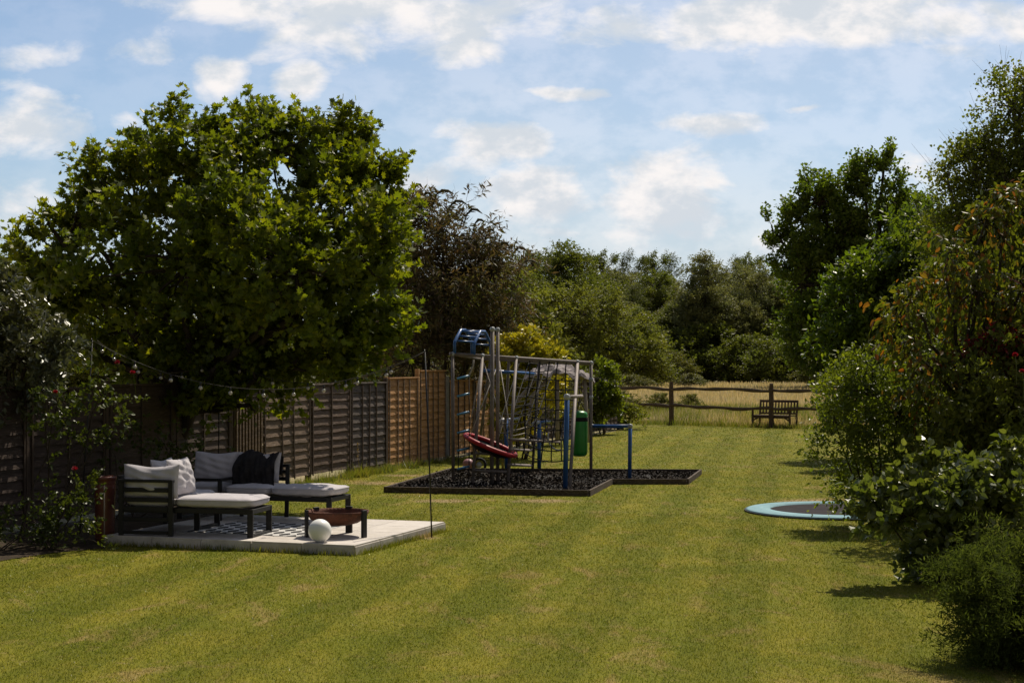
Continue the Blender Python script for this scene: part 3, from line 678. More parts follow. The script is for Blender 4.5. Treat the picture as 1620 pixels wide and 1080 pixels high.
# blue arched ladder on top
def arch(x0):
    f = P1t+(P7t-P1t)*((x0-716)/(935-716)); a = np.array(f)
    z0 = a[2]; pts = [a+np.array((0, 0, z)) + vb3*d for z, d in ((0, 0), (.20, .0), (.24, .02), (.42, .30), (.46, .36), (.46, .62), (.42, .70), (.24, .98), (.18, 1.0), (0, 1.0))]
    return pts
aA, aB = arch(719), arch(749)
for r in (aA, aB): tb('arch_rail', r, .030, 'blue')
def along(pts, k):
    P = np.array(pts); d = np.concatenate([[0], np.cumsum(np.linalg.norm(np.diff(P, axis=0), axis=1))]); t = k*d[-1]
    return np.array([np.interp(t, d, P[:, i]) for i in range(3)])
for k in (.17, .28, .39, .48, .56, .66, .76, .87): tb('rung', [along(aA, k), along(aB, k)], .018, 'blue')
# blue bar under the roof bar
tb('blue_bar', [at(g(763, 757), 763, 586), at(g(846, 751), 846, 591)], .034, 'blue')
# cross rungs between leaning posts
for (x0, y0, x1, y1, base0, base1) in ((752, 717, 801, 719, 769, 768), (749, 744, 801, 746, 769, 768), (808, 711, 841, 712, 768, 751), (804, 735, 841, 736, 768, 751), (808, 695, 885, 699, 768, 760)):
    tb('rung', [at(g(x0, base0), x0, y0), at(g(x1, base1), x1, y1)], .026, 'galv')
# dip bars and tall blue post
for (x, yb, yt) in ((801, 748, 664), (853, 748, 668)):
    p = g(x, yb); q = at(p, x, yt); tb('dip_post', [p, q], .042, 'blue'); tb('grip', [q, q+np.array((-.09, -.05, -.01))+vb3*0, q+np.array((-.13, -.08, -.05))], .045, 'cap')
    tb('dip_bar', [q, q+vb3*.8], .03, 'blue')
p = g(894, 777); q = at(p, 897, 628); tb('blue_post', [p, q], .045, 'blue'); joint(q, .06)
tb('pull_up_bar', [q, q+vb3*1.0], .032, 'galv')
q0 = at(P7, 937, 674); p9 = g(996, 761); q9 = at(p9, 997, 674)
tb('turning_bar', [q0, q9], .035, 'blue'); tb('turning_post', [p9, q9], .038, 'blue'); joint(q9, .05); joint(q0, .045); joint(at(P7, 935, 628), .043); joint(at(P7, 935, 600), .048)
# rope ladder
rl = MB(); D0 = g(733, 766)
for x in (725, 742): rl.tube([at(D0, x, 597), at(D0, x+.5, 680), at(D0, x, 742), at(D0, x, 758)], .010, 5)
ro = rl.build('rope_ladder', M['rope'], cf, smooth=True)
for y in (597, 625, 654, 683, 711, 740): tb('ladder_rung', [at(D0, 723, y+2), at(D0, 743, y-3)], .021, 'paleblue', ro)
tb('hanging_rope', [at(D0, 749, 569), at(D0, 749, 578), at(D0, 743, 592), at(D0, 737, 600)], .016, 'whiterope')
# climbing net: from the top bar down, leaning towards the inside
nb = MB()
def netp(u, v):                      # u 0..1 across, v 0..1 down
    top = P1t+(P7t-P1t)*((836-716+(911-836)*u)/(935-716))
    bot = np.array(Q(828+ (903-828)*u, 716+10*u+10*math.sin(math.pi*u)*.6, 29.3-1.0*u))
    p = top+(bot-top)*v
    bul = .10*math.sin(math.pi*v)*(1+.5*math.sin(u*7+v*3)); return p+np.array((.02*math.sin(v*9+u*5), bul, -.03*math.sin(math.pi*u)*v))
for i in range(6):
    u = i/5; nb.tube([netp(u, v) for v in np.linspace(0, 1, 14)], .0125, 5)
for j in range(2, 11):
    v = j/10; nb.tube([netp(u, v) for u in np.linspace(0, 1, 12)], .011, 5)
nb.build('climbing_net', M['rope'], cf, smooth=True)
nb = MB()                            # second net slanting back
def net2(u, v):
    a = np.array(Q(800+58*u, 640-6*u, 29.6)); t2 = B1t+(B7t-B1t)*(.35+.32*u); p = t2+(a-t2)*v; return p+np.array((0, .05*math.sin(v*3+u*4), -.05*math.sin(math.pi*u)))
for i in range(5): nb.tube([net2(i/4, v) for v in np.linspace(0, 1.6, 12)], .009, 4)
for j in range(9): nb.tube([net2(u, j/5) for u in np.linspace(0, 1, 9)], .009, 4)
nb.build('climbing_net', M['rope'], cf, smooth=True)

# nest swing
sc = np.array(Q(776, 704, 28.6)); sw = thing('nest_swing', 'tilted red nest swing hanging inside the climbing frame', 'swing', tuple(sc))
e1 = nrm(np.array((.93, .15, -.36))); e2 = nrm(np.array((.1, .95, .03))); e2 = nrm(e2-e1*np.dot(e1, e2)); e3 = np.cross(e1, e2)
b = MB(); an = np.linspace(0, 2*np.pi, 33); b.tube([sc+e1*.5*math.cos(a)+e2*.5*math.sin(a) for a in an], .045, 8, False); b.build('padded_ring', M['red'], sw, smooth=True)
b = MB(); b.lathe(sc, [(.001, -.16), (.25, -.13), (.42, -.05), (.5, 0)], 32, [e1, e2, e3]); o = b.build('seat', M['darkfab'], sw, smooth=True)
b = MB(); b.lathe(sc-np.array((0, 0, .012)), [(.001, -.17), (.26, -.14), (.44, -.06), (.47, -.03)], 32, [e1, e2, e3]); b.build('underside', M['darkfab'], sw, smooth=True)
for (a, top) in ((.5, (764, 569)), (2.6, (764, 569)), (3.6, (790, 571)), (5.8, (790, 571)), (1.2, (790, 571))):
    b = MB(); p = sc+e1*.5*math.cos(a)+e2*.5*math.sin(a); b.tube([p, np.array(Q(*top, 29.2))], .009, 5); b.build('rope', M['whiterope'], sw, smooth=True)

# punch bag
pb = np.array(Q(917, 722, 30.2)); bg_ = thing('punch_bag', 'green cylindrical punch bag hanging at the right end of the climbing frame', 'punch bag', tuple(pb))
hb = 72*30.2/F; r = .155
b = MB(); b.lathe(pb, [(.001, .0), (r*.7, .01), (r*.95, .05), (r, .10), (r, hb-.07), (r*.93, hb-.03), (r*.6, hb), (.001, hb+.01)], 28); b.build('bag', M['green'], bg_, smooth=True)
b = MB(); b.lathe(pb, [(r+.004, hb-.20), (r+.007, hb-.19), (r+.007, hb-.13), (r+.004, hb-.12)], 28); b.build('band', M['rope'], bg_)
b = MB(); hk = pb+np.array((-.02, .05, 0)); hk[2] = 2.26
for a in (0, 2.1, 4.2): b.tube([pb+np.array((r*.8*math.cos(a), r*.8*math.sin(a), hb-.03)), pb+np.array((0, 0, hb+.22))], .008, 5)
b.tube([pb+np.array((0, 0, hb+.2)), hk], .010, 5); b.build('hanging_strap', M['rope'], bg_)

# swing seat with faded canopy behind the frame
cs = np.array(Q(870, 700, 32.8)); cs[2] = 0
hs = thing('canopy_swing_seat', 'old garden swing seat with crumpled grey canopy and pale poles behind the climbing frame', 'swing seat', tuple(cs))
b = MB(); n = 26; U, V_ = np.meshgrid(np.linspace(-1, 1, n), np.linspace(-1, 1, n)); rng = np.random.default_rng(9)
Z = .26*np.clip(1-np.abs(U)**1.8, 0, 1)*(1-.5*V_**2)+.035*np.sin(U*9+V_*5)+.03*np.sin(U*17-V_*11)+.02*np.sin(V_*19)
Z -= .05*np.maximum(np.abs(U), np.abs(V_))**6
c0 = np.array(Q(885, 597, 32.8)); P = c0+np.stack([(U*.74).ravel(), (V_*.55+U*.25).ravel(), (Z-.04*U).ravel()], 1)
i, j = np.meshgrid(np.arange(n-1), np.arange(n-1)); a = (j*n+i).ravel(); b.add(P, [np.stack([a, a+1, a+n+1, a+n], 1)])
o = b.build('canopy', M['canopy'], hs, smooth=False); m = o.modifiers.new('thick', 'SOLIDIFY'); m.thickness = .02
for pts in (((813, 641), (846, 601)), ((831, 716), (842, 625), (866, 601)), ((882, 701), (882, 600)), ((925, 600), (930, 700)), ((796, 660), (780, 715))):
    b = MB(); b.tube([Q(x, y, 32.6) for x, y in pts], .040, 7); b.build('pole', M['palewood'], hs, smooth=True)
b = MB(); b.tube([Q(876, 583, 32.8), Q(883, 574, 32.8)], [.05, .03], 8); b.build('finial', M['cap'], hs, smooth=True)
b = MB()
for k in range(9):
    x0 = 800+k*2.2; y0 = 700-k*9; b.tube([Q(x0, y0, 32.5), Q(x0+18, y0-5+2*math.sin(k), 32.6), Q(838, y0-8, 32.7)], .014, 4)
b.build('seat_ropes', M['whiterope'], hs, smooth=True)
b = MB(); cx = np.array(Q(884, 690, 31.5)); b.tube([cx+np.array((.22*math.cos(a), .02, .28*math.sin(a))) for a in np.linspace(2.9, 5.0, 14)], .018, 6); b.build('hoop', M['cap'], hs, smooth=True)
# ball and wheel toy
bc = g(741, 744); b = MB(); r = .125; b.lathe(bc+np.array((0, 0, r)), [(max(.002, r*math.sin(a)), -r*math.cos(a)) for a in np.linspace(0, math.pi, 16)], 20); tag(b.build('ball', M['ball'], smooth=True), 'dusty pink ball behind the rope ladder', 'ball')
wc = g(758, 746); to = thing('toy_wheel', 'black toy wheel lying against the frame next to the pink ball', 'toy', tuple(wc))
b = MB(); b.tube([wc+np.array((.13*math.cos(a), .03*math.sin(a), .14+.13*math.sin(a))) for a in np.linspace(0, 2*math.pi, 21)], .028, 7, False); b.build('tyre', M['rope'], to, smooth=True)
b = MB(); b.lathe(wc+np.array((0, .0, .14)), [(.001, -.02), (.06, -.015), (.06, .015), (.001, .02)], 14, [(1, 0, 0), (0, .3, 1), (0, 1, -.3)]); b.build('hub', M['cap'], to, smooth=True)

# chippings bed with timber edging
C1, C2, C3, C4, C5, C6 = [np.array(G(*q)[:2]) for q in ((608, 779), (932, 785), (968, 766), (1088, 766), (1109, 750), (712, 748))]
def cen(poly): return np.mean(poly, axis=0)
poly = [C1, C2, C3, C4, C5, C6]
sheet('play_bed_base', [tuple(p) for p in poly], .010, M['mulch'])
ed = thing('timber_edging', 'low dark timber edging round the rubber chippings under the climbing frame', 'edging', (*cen(poly), 0))
for i in range(6):
    p, q = poly[i], poly[(i+1) % 6]; d = (q-p)/np.linalg.norm(q-p); b = MB(); e = .02 if i in (0, 1, 2, 3, 4, 5) else 0
    b.bar((*(p+d*.020), .05), (*(q-d*.022+d*.0), .05), .038, .115-.002*i); b.build('board', M['edging'], ed, bevel=.004)
def inside(P, poly):
    x, y = P[:, 0], P[:, 1]; r = np.zeros(len(P), bool); n = len(poly)
    for i in range(n):
        (x0, y0), (x1, y1) = poly[i], poly[(i+1) % n]
        c = ((y0 > y) != (y1 > y)) & (x < (x1-x0)*(y-y0)/(y1-y0+1e-12)+x0); r ^= c
    return r
rng = np.random.default_rng(3)
lo_, hi_ = np.min(poly, axis=0), np.max(poly, axis=0); pp = lo_+(hi_-lo_)*rng.random((26000, 2)); pp = pp[inside(pp, poly)]
b = MB(); N = len(pp); pos = np.column_stack([pp, .025+.045*rng.random(N)+.03*np.sin(pp[:, 0]*3)*np.sin(pp[:, 1]*2.3)])
leaves(b, rng, pos, rng.normal(0, 1, (N, 3))*np.array((1, 1, .5)), rng.normal(0, .7, (N, 3))+np.array((0, 0, 1)), rng.uniform(.025, .065, N), 'quad')
tag(b.build('rubber_chippings', M['chip']), 'black rubber chippings under the climbing frame', 'chippings', kind='stuff')

# sunken trampoline
tcn = np.array(G(1325, 809)); RT = 1.36
tr = thing('sunken_trampoline', 'round in-ground trampoline with pale blue pad, half hidden by the shrubs', 'trampoline', tuple(tcn))
b = MB(); b.lathe(tcn, [(RT, .005), (RT+.01, .03), (RT-.03, .042), (RT-.18, .050), (RT-.34, .046), (RT-.36, .02)], 72); b.build('safety_pad', M['tpad'], tr, smooth=True)
b = MB(); b.lathe(tcn, [(.001, .020), (RT*.5, .022), (RT-.35, .026)], 64); b.build('mat', M['tmat'], tr, smooth=True)
b = MB(); b.lathe(tcn, [(RT+.03, .0), (RT+.03, .022), (RT-.01, .022)], 72); b.build('ring', M['rope'], tr)

# ------------------------------------------------------------------ rail fence and bench
rf = thing('rail_fence', 'cleft chestnut post and two rail fence between the lawn and the meadow', 'fence', (*(r0+rdir*5), 0))
rng = np.random.default_rng(12)
pxs = [1062, 1220]; tpos = []
for x in pxs:
    # intersect view ray with the fence line
    kx = (x-810)/F; t = (kx*r0[1]-r0[0])/(rdir[0]-kx*rdir[1]); tpos.append(t)
gap = tpos[1]-tpos[0]; ts = [tpos[0]-gap*.9]+[tpos[0]+gap*i for i in range(6)]
ph = 1.60
for i, t in enumerate(ts):
    p = np.array((*(r0+rdir*t), 0)); k = 7; h = ph*(1 if i == 1 else .98)
    P = [p+np.array((rng.normal(0, .008), rng.normal(0, .008), z)) for z in np.linspace(-.1, h, k)]
    b = MB(); b.tube(P, [.10, .095, .093, .09, .09, .085, .07], 7); b.build('post', M['cleftv'], rf)
for i in range(len(ts)-1):
    for z in (1.34, .70):
        p, q = r0+rdir*ts[i], r0+rdir*ts[i+1]; k = 12; w = []
        a1 = rng.uniform(.02, .05); a2 = rng.random()*6
        for s in np.linspace(-.01, 1.01, k):
            c = p+(q-p)*s; w.append((c[0], c[1]-.03, z+a1*math.sin(s*5+a2)+.02*math.sin(s*13+a2)-.02*s+rng.normal(0, .005)))
        b = MB(); b.tube(w, [.064+.014*math.sin(j*1.7+a2) for j in range(k)], 6); b.build('rail', M['cleft'], rf)
bp = np.array(G(1226, 676)); bd = np.array((*rdir, 0)); bn = np.array((rdir[1], -rdir[0], 0)); bu = np.array((0, 0, 1.))
bn = -bn if bn[1] > 0 else bn
be = thing('garden_bench', 'weathered slatted wooden bench standing against the rail fence', 'bench', tuple(bp))
def bb(name, a, c, w, h, par=be, m='bench'): b = MB(); b.bar(a, c, w, h); b.build(name, M[m], par, bevel=.006)
def bq(x, y, z): return bp+bd*x+bn*y+bu*z
BW = .74
for s in (-1, 1):
    b = MB(); b.bar(bq(s*BW, .28, 0), bq(s*BW, .28, .64), .07, .07, (1, 0, 0)); b.build('leg', M['bench'], be, bevel=.005)
    b = MB(); b.bar(bq(s*BW, -.22, 0), bq(s*BW, -.22, .45), .07, .07, (1, 0, 0)); b.bar(bq(s*BW, -.22, .42), bq(s*BW, -.30, .97), .07, .06, (1, 0, 0)); b.build('leg', M['bench'], be, bevel=.005)
    b = MB(); b.bar(bq(s*BW, -.26, .655), bq(s*BW, .33, .655), .085, .035); b.build('arm', M['bench'], be, bevel=.006)
for k in range(5): bb('seat_slat', bq(-BW-.03, -.18+.115*k, .43), bq(BW+.03, -.18+.115*k, .43), .10, .03)
b = MB(); b.bar(bq(-BW, .27, .375), bq(BW, .27, .375), .03, .085)
for s in (-1, 1):
    b.bar(bq(s*(BW-.03), .27, .26), bq(s*(BW-.20), .27, .35), .03, .05)
b.build('front_rail', M['bench'], be)
b = MB(); b.bar(bq(-BW, -.295, .93), bq(BW, -.295, .93), .05, .09); b.bar(bq(-BW, -.25, .50), bq(BW, -.25, .50), .04, .06); b.build('back_rail', M['bench'], be, bevel=.005)
for k in range(11):
    x = -BW+.12+k*(2*BW-.24)/10; b = MB(); b.bar(bq(x, -.25, .50), bq(x, -.292, .90), .02, .05, (1, 0, 0)); b.build('back_slat', M['bench'], be)

# ------------------------------------------------------------------ poles and festoon lights
def pole(px0, py0, px1, py1, label, r=.010):
    p = g(px0, py0); q = at(p, px1, py1); b = MB(); b.tube([p, (p+q)/2+np.array((.008, 0, 0)), q], r, 8)
    th = thing('festoon_pole', label, 'pole', tuple(p)); b.build('shaft', M['pole'], th, smooth=True)
    b = MB(); b.tube([q, q+np.array((0, -.03, .02)), q+np.array((0, -.05, -.01))], .006, 6); b.build('hook', M['pole'], th, smooth=True); return q
pr = pole(683, 850, 672, 556, 'slim black festoon pole stuck in the lawn right of the patio')
pm = pole(345, 800, 346, 560, 'slim black festoon pole behind the far sofa in front of the dark fence')
pl_ = pole(126, 845, 146, 538, 'slim leaning black festoon pole among the roses left of the planter')
def festoon(a, c, sag, bulbs, label, r=.0035):
    a = np.array(a, float); c = np.array(c, float); f = lambda t: a+(c-a)*t+np.array((0, 0, -4*sag*t*(1-t)))
    th = thing('festoon_lights', label, 'string lights', tuple(a))
    b = MB(); b.tube([f(t) for t in np.linspace(0, 1, 40)], r, 5); b.build('cable', M['cable'], th, smooth=True)
    for t in bulbs:
        p = f(t); b = MB(); b.lathe(p, [(.001, -.002), (.012, -.005), (.012, -.05), (.001, -.052)], 8); so_ = b.build('socket', M['pole'], th, smooth=True)
        b = MB(); b.lathe(p+np.array((0, 0, -.076)), [(max(.001, .026*math.sin(x)), .026*math.cos(x)) for x in np.linspace(0, math.pi, 10)], 12); b.build('bulb', M['bulb'], so_, smooth=True)
festoon(pl_, pr, .56, [.03, .13, .24, .33, .42, .52, .61, .70, .80, .90], 'festoon cable with clear bulbs sagging across the front of the big maple')
festoon(pl_+np.array((.05, .05, 0)), np.array(Q(346, 562, 24.2)), .35, [.12, .3, .48, .66, .84], 'rear festoon cable from the leaning left pole to the pole behind the sofa')
festoon(np.array(Q(346, 562, 24.2)), pr+np.array((0, .1, 0)), .42, [.12, .3, .48, .66, .84], 'rear festoon cable from the pole behind the sofa to the right pole')

#FOLIAGE
exec_trees = True
# big maple
plant('maple_tree', 'large spreading maple with big lobed leaves over the patio', 'tree', 1, (-5.75, 25.1),
      [(300, 255, 95, 80, -.3), (430, 240, 95, 80, -.8), (360, 225, 70, 62, -.5), (215, 320, 92, 78, -.2), (120, 352, 60, 45, -.5), (75, 352, 26, 22, -.5), (530, 280, 62, 70, -.3), (520, 225, 45, 40, -.4), (572, 250, 34, 48, -.3), (600, 330, 28, 60, -.5), (585, 390, 50, 90, -.8), (405, 600, 60, 30, -1.5),
       (440, 380, 150, 120, -1.7), (300, 420, 170, 110, -1.4), (130, 430, 90, 80, -.3), (90, 500, 60, 60, -.1), (480, 500, 130, 90, -1.3), (330, 520, 150, 90, -.2), (590, 505, 46, 50, -1.), (630, 536, 22, 14, -1.2), (560, 400, 60, 70, -2.4), (470, 430, 100, 90, -2.8), (200, 520, 100, 70, -.1), (450, 580, 90, 34, -1.4), (340, 590, 100, 40, -.9), (220, 585, 80, 45, -.4), (540, 560, 50, 40, -1.3), (395, 640, 26, 24, -1.2)],
      'maple', nclump=390, ntwig=9, nleaf=17, tmpl='maple', lsize=.108, twig=.46, crad=.21, up=.8, droop=.15, shell=.6, trunk_r=.13, trunk_top=1.5, flat=.8, nup=.6)
# purple brown tree behind the fence
bud = plant('buddleia_bush', 'tall dark purple brown bush with drooping flower spikes behind the orange fence', 'bush', 2, (-2.0, 38.5),
      [(650, 360, 45, 55, 0), (700, 360, 60, 60, 0), (720, 440, 100, 90, -.5), (660, 480, 90, 90, 0), (780, 430, 60, 60, 0), (770, 520, 75, 60, -.3), (650, 570, 100, 50, 0), (740, 560, 80, 50, 0)],
      'buddleia', nclump=240, ntwig=8, nleaf=14, tmpl='narrow', lsize=.20, twig=.5, crad=.33, up=.7, droop=.35, trunk_r=.10, trunk_top=1.4, stems=3, axisdown=.3)
rng = np.random.default_rng(44)
for px, py in ((632, 300), (655, 292), (668, 305), (690, 300), (712, 318), (738, 332), (752, 345), (770, 362), (790, 385), (812, 392), (700, 340), (640, 325), (760, 400), (720, 375), (825, 410)):
    p = np.array(Q(px, py+8, 38.2+rng.normal(0, .4))); d = rng.uniform(.12, .3); u_ = rng.uniform(.15, .3)
    b = MB(); b.tube([p-np.array((.1, 0, .35)), p, p+np.array((d*.5, 0, u_*.5)), p+np.array((d, 0, u_*.45)), p+np.array((d*1.5, 0, u_*.1))], [.012, .02, .04, .034, .008], 5)
    b.build('flower_spike', L['buddleia'], bud)
plant('cotoneaster_bush', 'dull green arching bush leaning over the fence right of the purple bush', 'bush', 3, (.6, 42.5),
      [(800, 480, 60, 50, 0), (800, 540, 50, 50, 0), (850, 560, 45, 40, 0)], 'willow', nclump=70, ntwig=8, nleaf=14, tmpl='quad', lsize=.13, twig=.5, crad=.35, up=.5, trunk_r=.08, stems=3)
plant('golden_shrub', 'bright golden leaved shrub behind the climbing frame', 'shrub', 4, (.35, 36.4),
      [(828, 552, 34, 22, 0), (800, 568, 26, 18, 0), (852, 566, 24, 20, 0), (842, 532, 14, 14, 0), (850, 610, 36, 44, .3), (815, 640, 36, 44, .5)], 'yellow', nclump=90, ntwig=9, nleaf=16, tmpl='oval', lsize=.12, twig=.3, crad=.35, up=.6, trunk_r=.05, stems=3)
plant('juniper_shrub', 'feathery brown green shrub between the golden shrub and the fence end', 'shrub', 5, (1.3, 43),
      [(888, 565, 26, 26, 0), (888, 600, 30, 34, 0), (880, 645, 40, 35, 0)], 'bramble', nclump=40, ntwig=9, nleaf=16, tmpl='narrow', lsize=.12, twig=.4, crad=.35, up=.9, trunk_r=.05, stems=3)
plant('leafy_shrub', 'upright green shrub where the panel fence meets the rail fence', 'shrub', 6, (2.9, 49.5),
      [(945, 600, 26, 24, 0), (950, 640, 24, 30, 0), (930, 630, 30, 36, .3)], 'shrub', nclump=45, ntwig=9, nleaf=16, tmpl='quad', lsize=.13, twig=.35, crad=.4, up=.5, trunk_r=.05, stems=3)
plant('low_shrub', 'pale trailing bush spilling along the left end of the rail fence', 'shrub', 61, (3.9, 53.5),
      [(985, 655, 22, 12, 0), (965, 665, 16, 10, 0)], 'willow', nclump=16, ntwig=9, nleaf=14, tmpl='quad', lsize=.12, twig=.35, crad=.5, up=.3, trunk_r=.03, stems=3)
# left border
plant('photinia_bush', 'dark glossy evergreen bush overhanging the fence at the far left', 'bush', 7, (-6.9, 20.8),
      [(30, 490, 80, 60, 0), (60, 540, 60, 45, -.4), (20, 570, 70, 50, -.4), (-60, 520, 90, 90, 0), (90, 570, 30, 30, -.6)], 'laurel', nclump=90, ntwig=8, nleaf=15, tmpl='oval', lsize=.10, twig=.28, crad=.35, up=.4, droop=.4, trunk_r=.07, trunk_top=1.3)
plant('climbing_rose', 'climbing rose with pale green leaves against the dark fence', 'rose', 8, (-5.9, 19.3),
      [(95, 625, 34, 34, 0), (175, 600, 34, 22, .1), (110, 680, 36, 36, 0), (75, 640, 20, 40, 0), (180, 640, 22, 40, .1)], 'rose', nclump=34, ntwig=4, nleaf=9, tmpl='broad', lsize=.062, twig=.2, crad=.4, up=.3, droop=.5, trunk_r=.03, stems=4, shell=.3)
plant('border_rose', 'low red flowered rose bush in the border beside the planter', 'rose', 9, (-5.55, 18.6),
      [(120, 765, 34, 22, 0), (95, 790, 40, 30, 0), (130, 800, 30, 40, -.1), (60, 830, 50, 30, 0)], 'rose', nclump=24, ntwig=4, nleaf=8, tmpl='broad', lsize=.055, twig=.18, crad=.4, up=.3, droop=.3, trunk_r=.025, stems=4, shell=.3)
plant('fern_clump', 'dark leafy ground plants at the foot of the fence at the left edge', 'plants', 91, (-6.2, 18.4),
      [(30, 850, 50, 26, 0), (-30, 845, 50, 36, 0), (90, 850, 44, 20, 0), (140, 852, 26, 16, -.1), (60, 820, 60, 30, .4)], 'rose', nclump=24, ntwig=5, nleaf=8, tmpl='oval', lsize=.06, twig=.22, crad=.5, up=.4, trunk_r=.02, stems=4, shell=.3)
plant('trailing_vine', 'leafy shoots climbing the dark fence behind the near sofa', 'vine', 92, (-5.4, 22.2),
      [(260, 700, 40, 40, 0), (330, 720, 30, 30, .5), (240, 740, 40, 20, 0), (170, 700, 20, 40, -.6)], 'rose', nclump=26, ntwig=5, nleaf=9, tmpl='broad', lsize=.06, twig=.22, crad=.5, up=.3, droop=.5, trunk_r=.02, stems=3, shell=.3)
def bloom(px, py, D, par_label, r=.045):
    p = np.array(Q(px, py, D)); rng = np.random.default_rng(int(px)); N = 26; a = rng.normal(0, 1, (N, 3)); a[:, 2] = np.abs(a[:, 2])+.2
    th = thing('rose_bloom', par_label, 'flower', tuple(p)); b = MB(); leaves(b, rng, np.repeat(p[None], N, 0), a, rng.normal(0, 1, (N, 3)), np.full(N, r), 'broad'); b.build('petals', M['petal'], th)
    b = MB(); b.tube([p, p+np.array((.02, .02, -.12)), p+np.array((.03, .05, -.3))], .004, 4); b.build('stem', L['rose'], th)
for (x, y, D, l) in ((186, 574, 19.2, 'topmost single red rose on the climbing rose'), (210, 590, 19.2, 'dark red rose at the right tip of the climbing rose'), (88, 621, 18.9, 'red rose in the left part of the climbing rose beside the fence top'),
                     (118, 742, 18.3, 'low red rose blooming just above the border rose bush'), (1606, 562, 16, 'crimson bloom high at the right edge of the photo'), (1617, 588, 16, 'lower crimson bloom at the right edge of the photo')):
    bloom(x, y, D, l, .042 if x < 1000 else .036)

# right side
plant('poplar_tree', 'tall dark green poplar group with several pointed tops beyond the rail fence', 'tree', 11, (33.5, 142),
      [(1294, 318, 30, 42, 0), (1264, 345, 18, 36, 0), (1368, 292, 28, 38, 0), (1398, 268, 20, 24, 0), (1420, 325, 28, 40, 0), (1455, 355, 28, 42, 0), (1335, 345, 26, 40, 0), (1318, 395, 66, 50, 0), (1226, 372, 14, 26, 0), (1240, 420, 14, 24, 0), (1272, 450, 34, 55, 0), (1400, 400, 76, 66, 0), (1300, 530, 56, 70, 0), (1400, 520, 90, 90, 0), (1480, 405, 44, 56, 0), (1490, 500, 60, 90, 0)],
      'poplar', nclump=740, ntwig=10, nleaf=13, tmpl='quad', lsize=.36, twig=1.4, crad=.26, up=1.5, droop=.05, trunk_r=.5, trunk_top=6, shell=.6)
plant('alder_tree', 'fresh green leafy tree in front of the poplars on the right', 'tree', 12, (9.4, 37),
      [(1395, 430, 50, 50, 0), (1350, 500, 45, 50, 0), (1430, 480, 60, 70, 0), (1340, 575, 40, 50, 0), (1400, 570, 60, 60, 0), (1450, 400, 50, 60, 0), (1320, 540, 25, 22, 0), (1490, 560, 60, 90, 0)],
      'bright', nclump=230, ntwig=9, nleaf=12, tmpl='oval', lsize=.15, twig=.45, crad=.3, up=.6, droop=.25, trunk_r=.12, trunk_top=1.6)
plant('birch_tree', 'tall birch with fine drooping twigs at the right edge of the photo', 'tree', 13, (10.6, 30.5),
      [(1600, 170, 34, 55, 0), (1625, 130, 26, 34, 0), (1560, 210, 24, 26, 0), (1500, 290, 20, 24, 0), (1580, 250, 45, 50, 0), (1540, 270, 40, 40, 0), (1620, 300, 70, 80, 0), (1520, 340, 45, 50, 0), (1560, 380, 80, 80, 0), (1540, 470, 80, 70, 0), (1640, 450, 90, 110, 0), (1680, 250, 80, 100, 0), (1560, 560, 90, 80, .3)],
      'birch', nclump=430, ntwig=10, nleaf=15, tmpl='broad', lsize=.068, twig=.65, crad=.34, up=.5, droop=.8, trunk_r=.13, trunk_top=2.4, bark='bark_pale', shell=.5)
plant('bronze_cherry_tree', 'small tree with hanging bronze red and green leaves in the right border', 'tree', 14, (5.75, 20.2),
      [(1560, 350, 60, 45, 0), (1600, 320, 40, 35, 0), (1500, 400, 45, 40, -.2), (1440, 480, 55, 35, -.3), (1540, 460, 90, 60, 0), (1620, 450, 60, 80, 0), (1450, 560, 50, 40, -.2), (1540, 560, 90, 70, .2), (1600, 620, 70, 90, 0), (1500, 650, 80, 60, .2)],
      'copper', nclump=150, ntwig=6, nleaf=8, tmpl='oval', lsize=.105, twig=.35, crad=.32, up=.1, droop=.6, trunk_r=.055, trunk_top=1.7, axisdown=1.1, shell=.35)
plant('flowering_shrub', 'loose small leaved shrub with arching stems over the trampoline', 'shrub', 15, (5.1, 21.2),
      [(1370, 620, 55, 50, 0), (1340, 700, 45, 50, 0), (1420, 660, 70, 80, 0), (1350, 770, 36, 30, 0), (1430, 760, 70, 55, 0), (1480, 640, 60, 90, .3), (1320, 660, 25, 30, 0), (1500, 740, 60, 60, .2), (1380, 580, 30, 30, 0)],
      'shrub', nclump=250, ntwig=8, nleaf=12, tmpl='oval', lsize=.062, twig=.3, crad=.30, up=.5, droop=.3, trunk_r=.035, stems=6, shell=.45)
plant('red_shrub', 'crimson leaved shrub deep in the right border', 'shrub', 16, (6.6, 20.5), [(1590, 545, 40, 24, -.6), (1610, 575, 30, 20, -.6)], 'red', nclump=22, ntwig=6, nleaf=9, tmpl='oval', lsize=.06, twig=.25, crad=.5, trunk_r=.03, stems=3)
plant('dogwood_shrub', 'broad leaved shrub with pale shining leaves at the lawn edge', 'shrub', 17, (4.45, 15.6),
      [(1440, 815, 65, 35, -.1), (1500, 780, 70, 45, 0), (1480, 860, 60, 50, 0), (1570, 800, 70, 60, 0), (1560, 880, 70, 50, 0), (1390, 800, 30, 20, 0), (1500, 910, 40, 20, 0), (1620, 760, 50, 60, .2)],
      'dogwood', nclump=130, ntwig=7, nleaf=9, tmpl='broad', lsize=.095, twig=.24, crad=.32, up=.4, droop=.25, trunk_r=.03, stems=5, shell=.45)
plant('golden_conifer', 'lime green feathery conifer at the right edge above the pale leaved shrub', 'conifer', 18, (6.1, 18.4),
      [(1610, 730, 50, 26, 0), (1640, 760, 50, 60, 0), (1600, 770, 40, 30, 0)], 'lime', nclump=50, ntwig=9, nleaf=26, tmpl='narrow', lsize=.05, twig=.3, crad=.4, up=.1, droop=.2, trunk_r=.03, flat=.3)
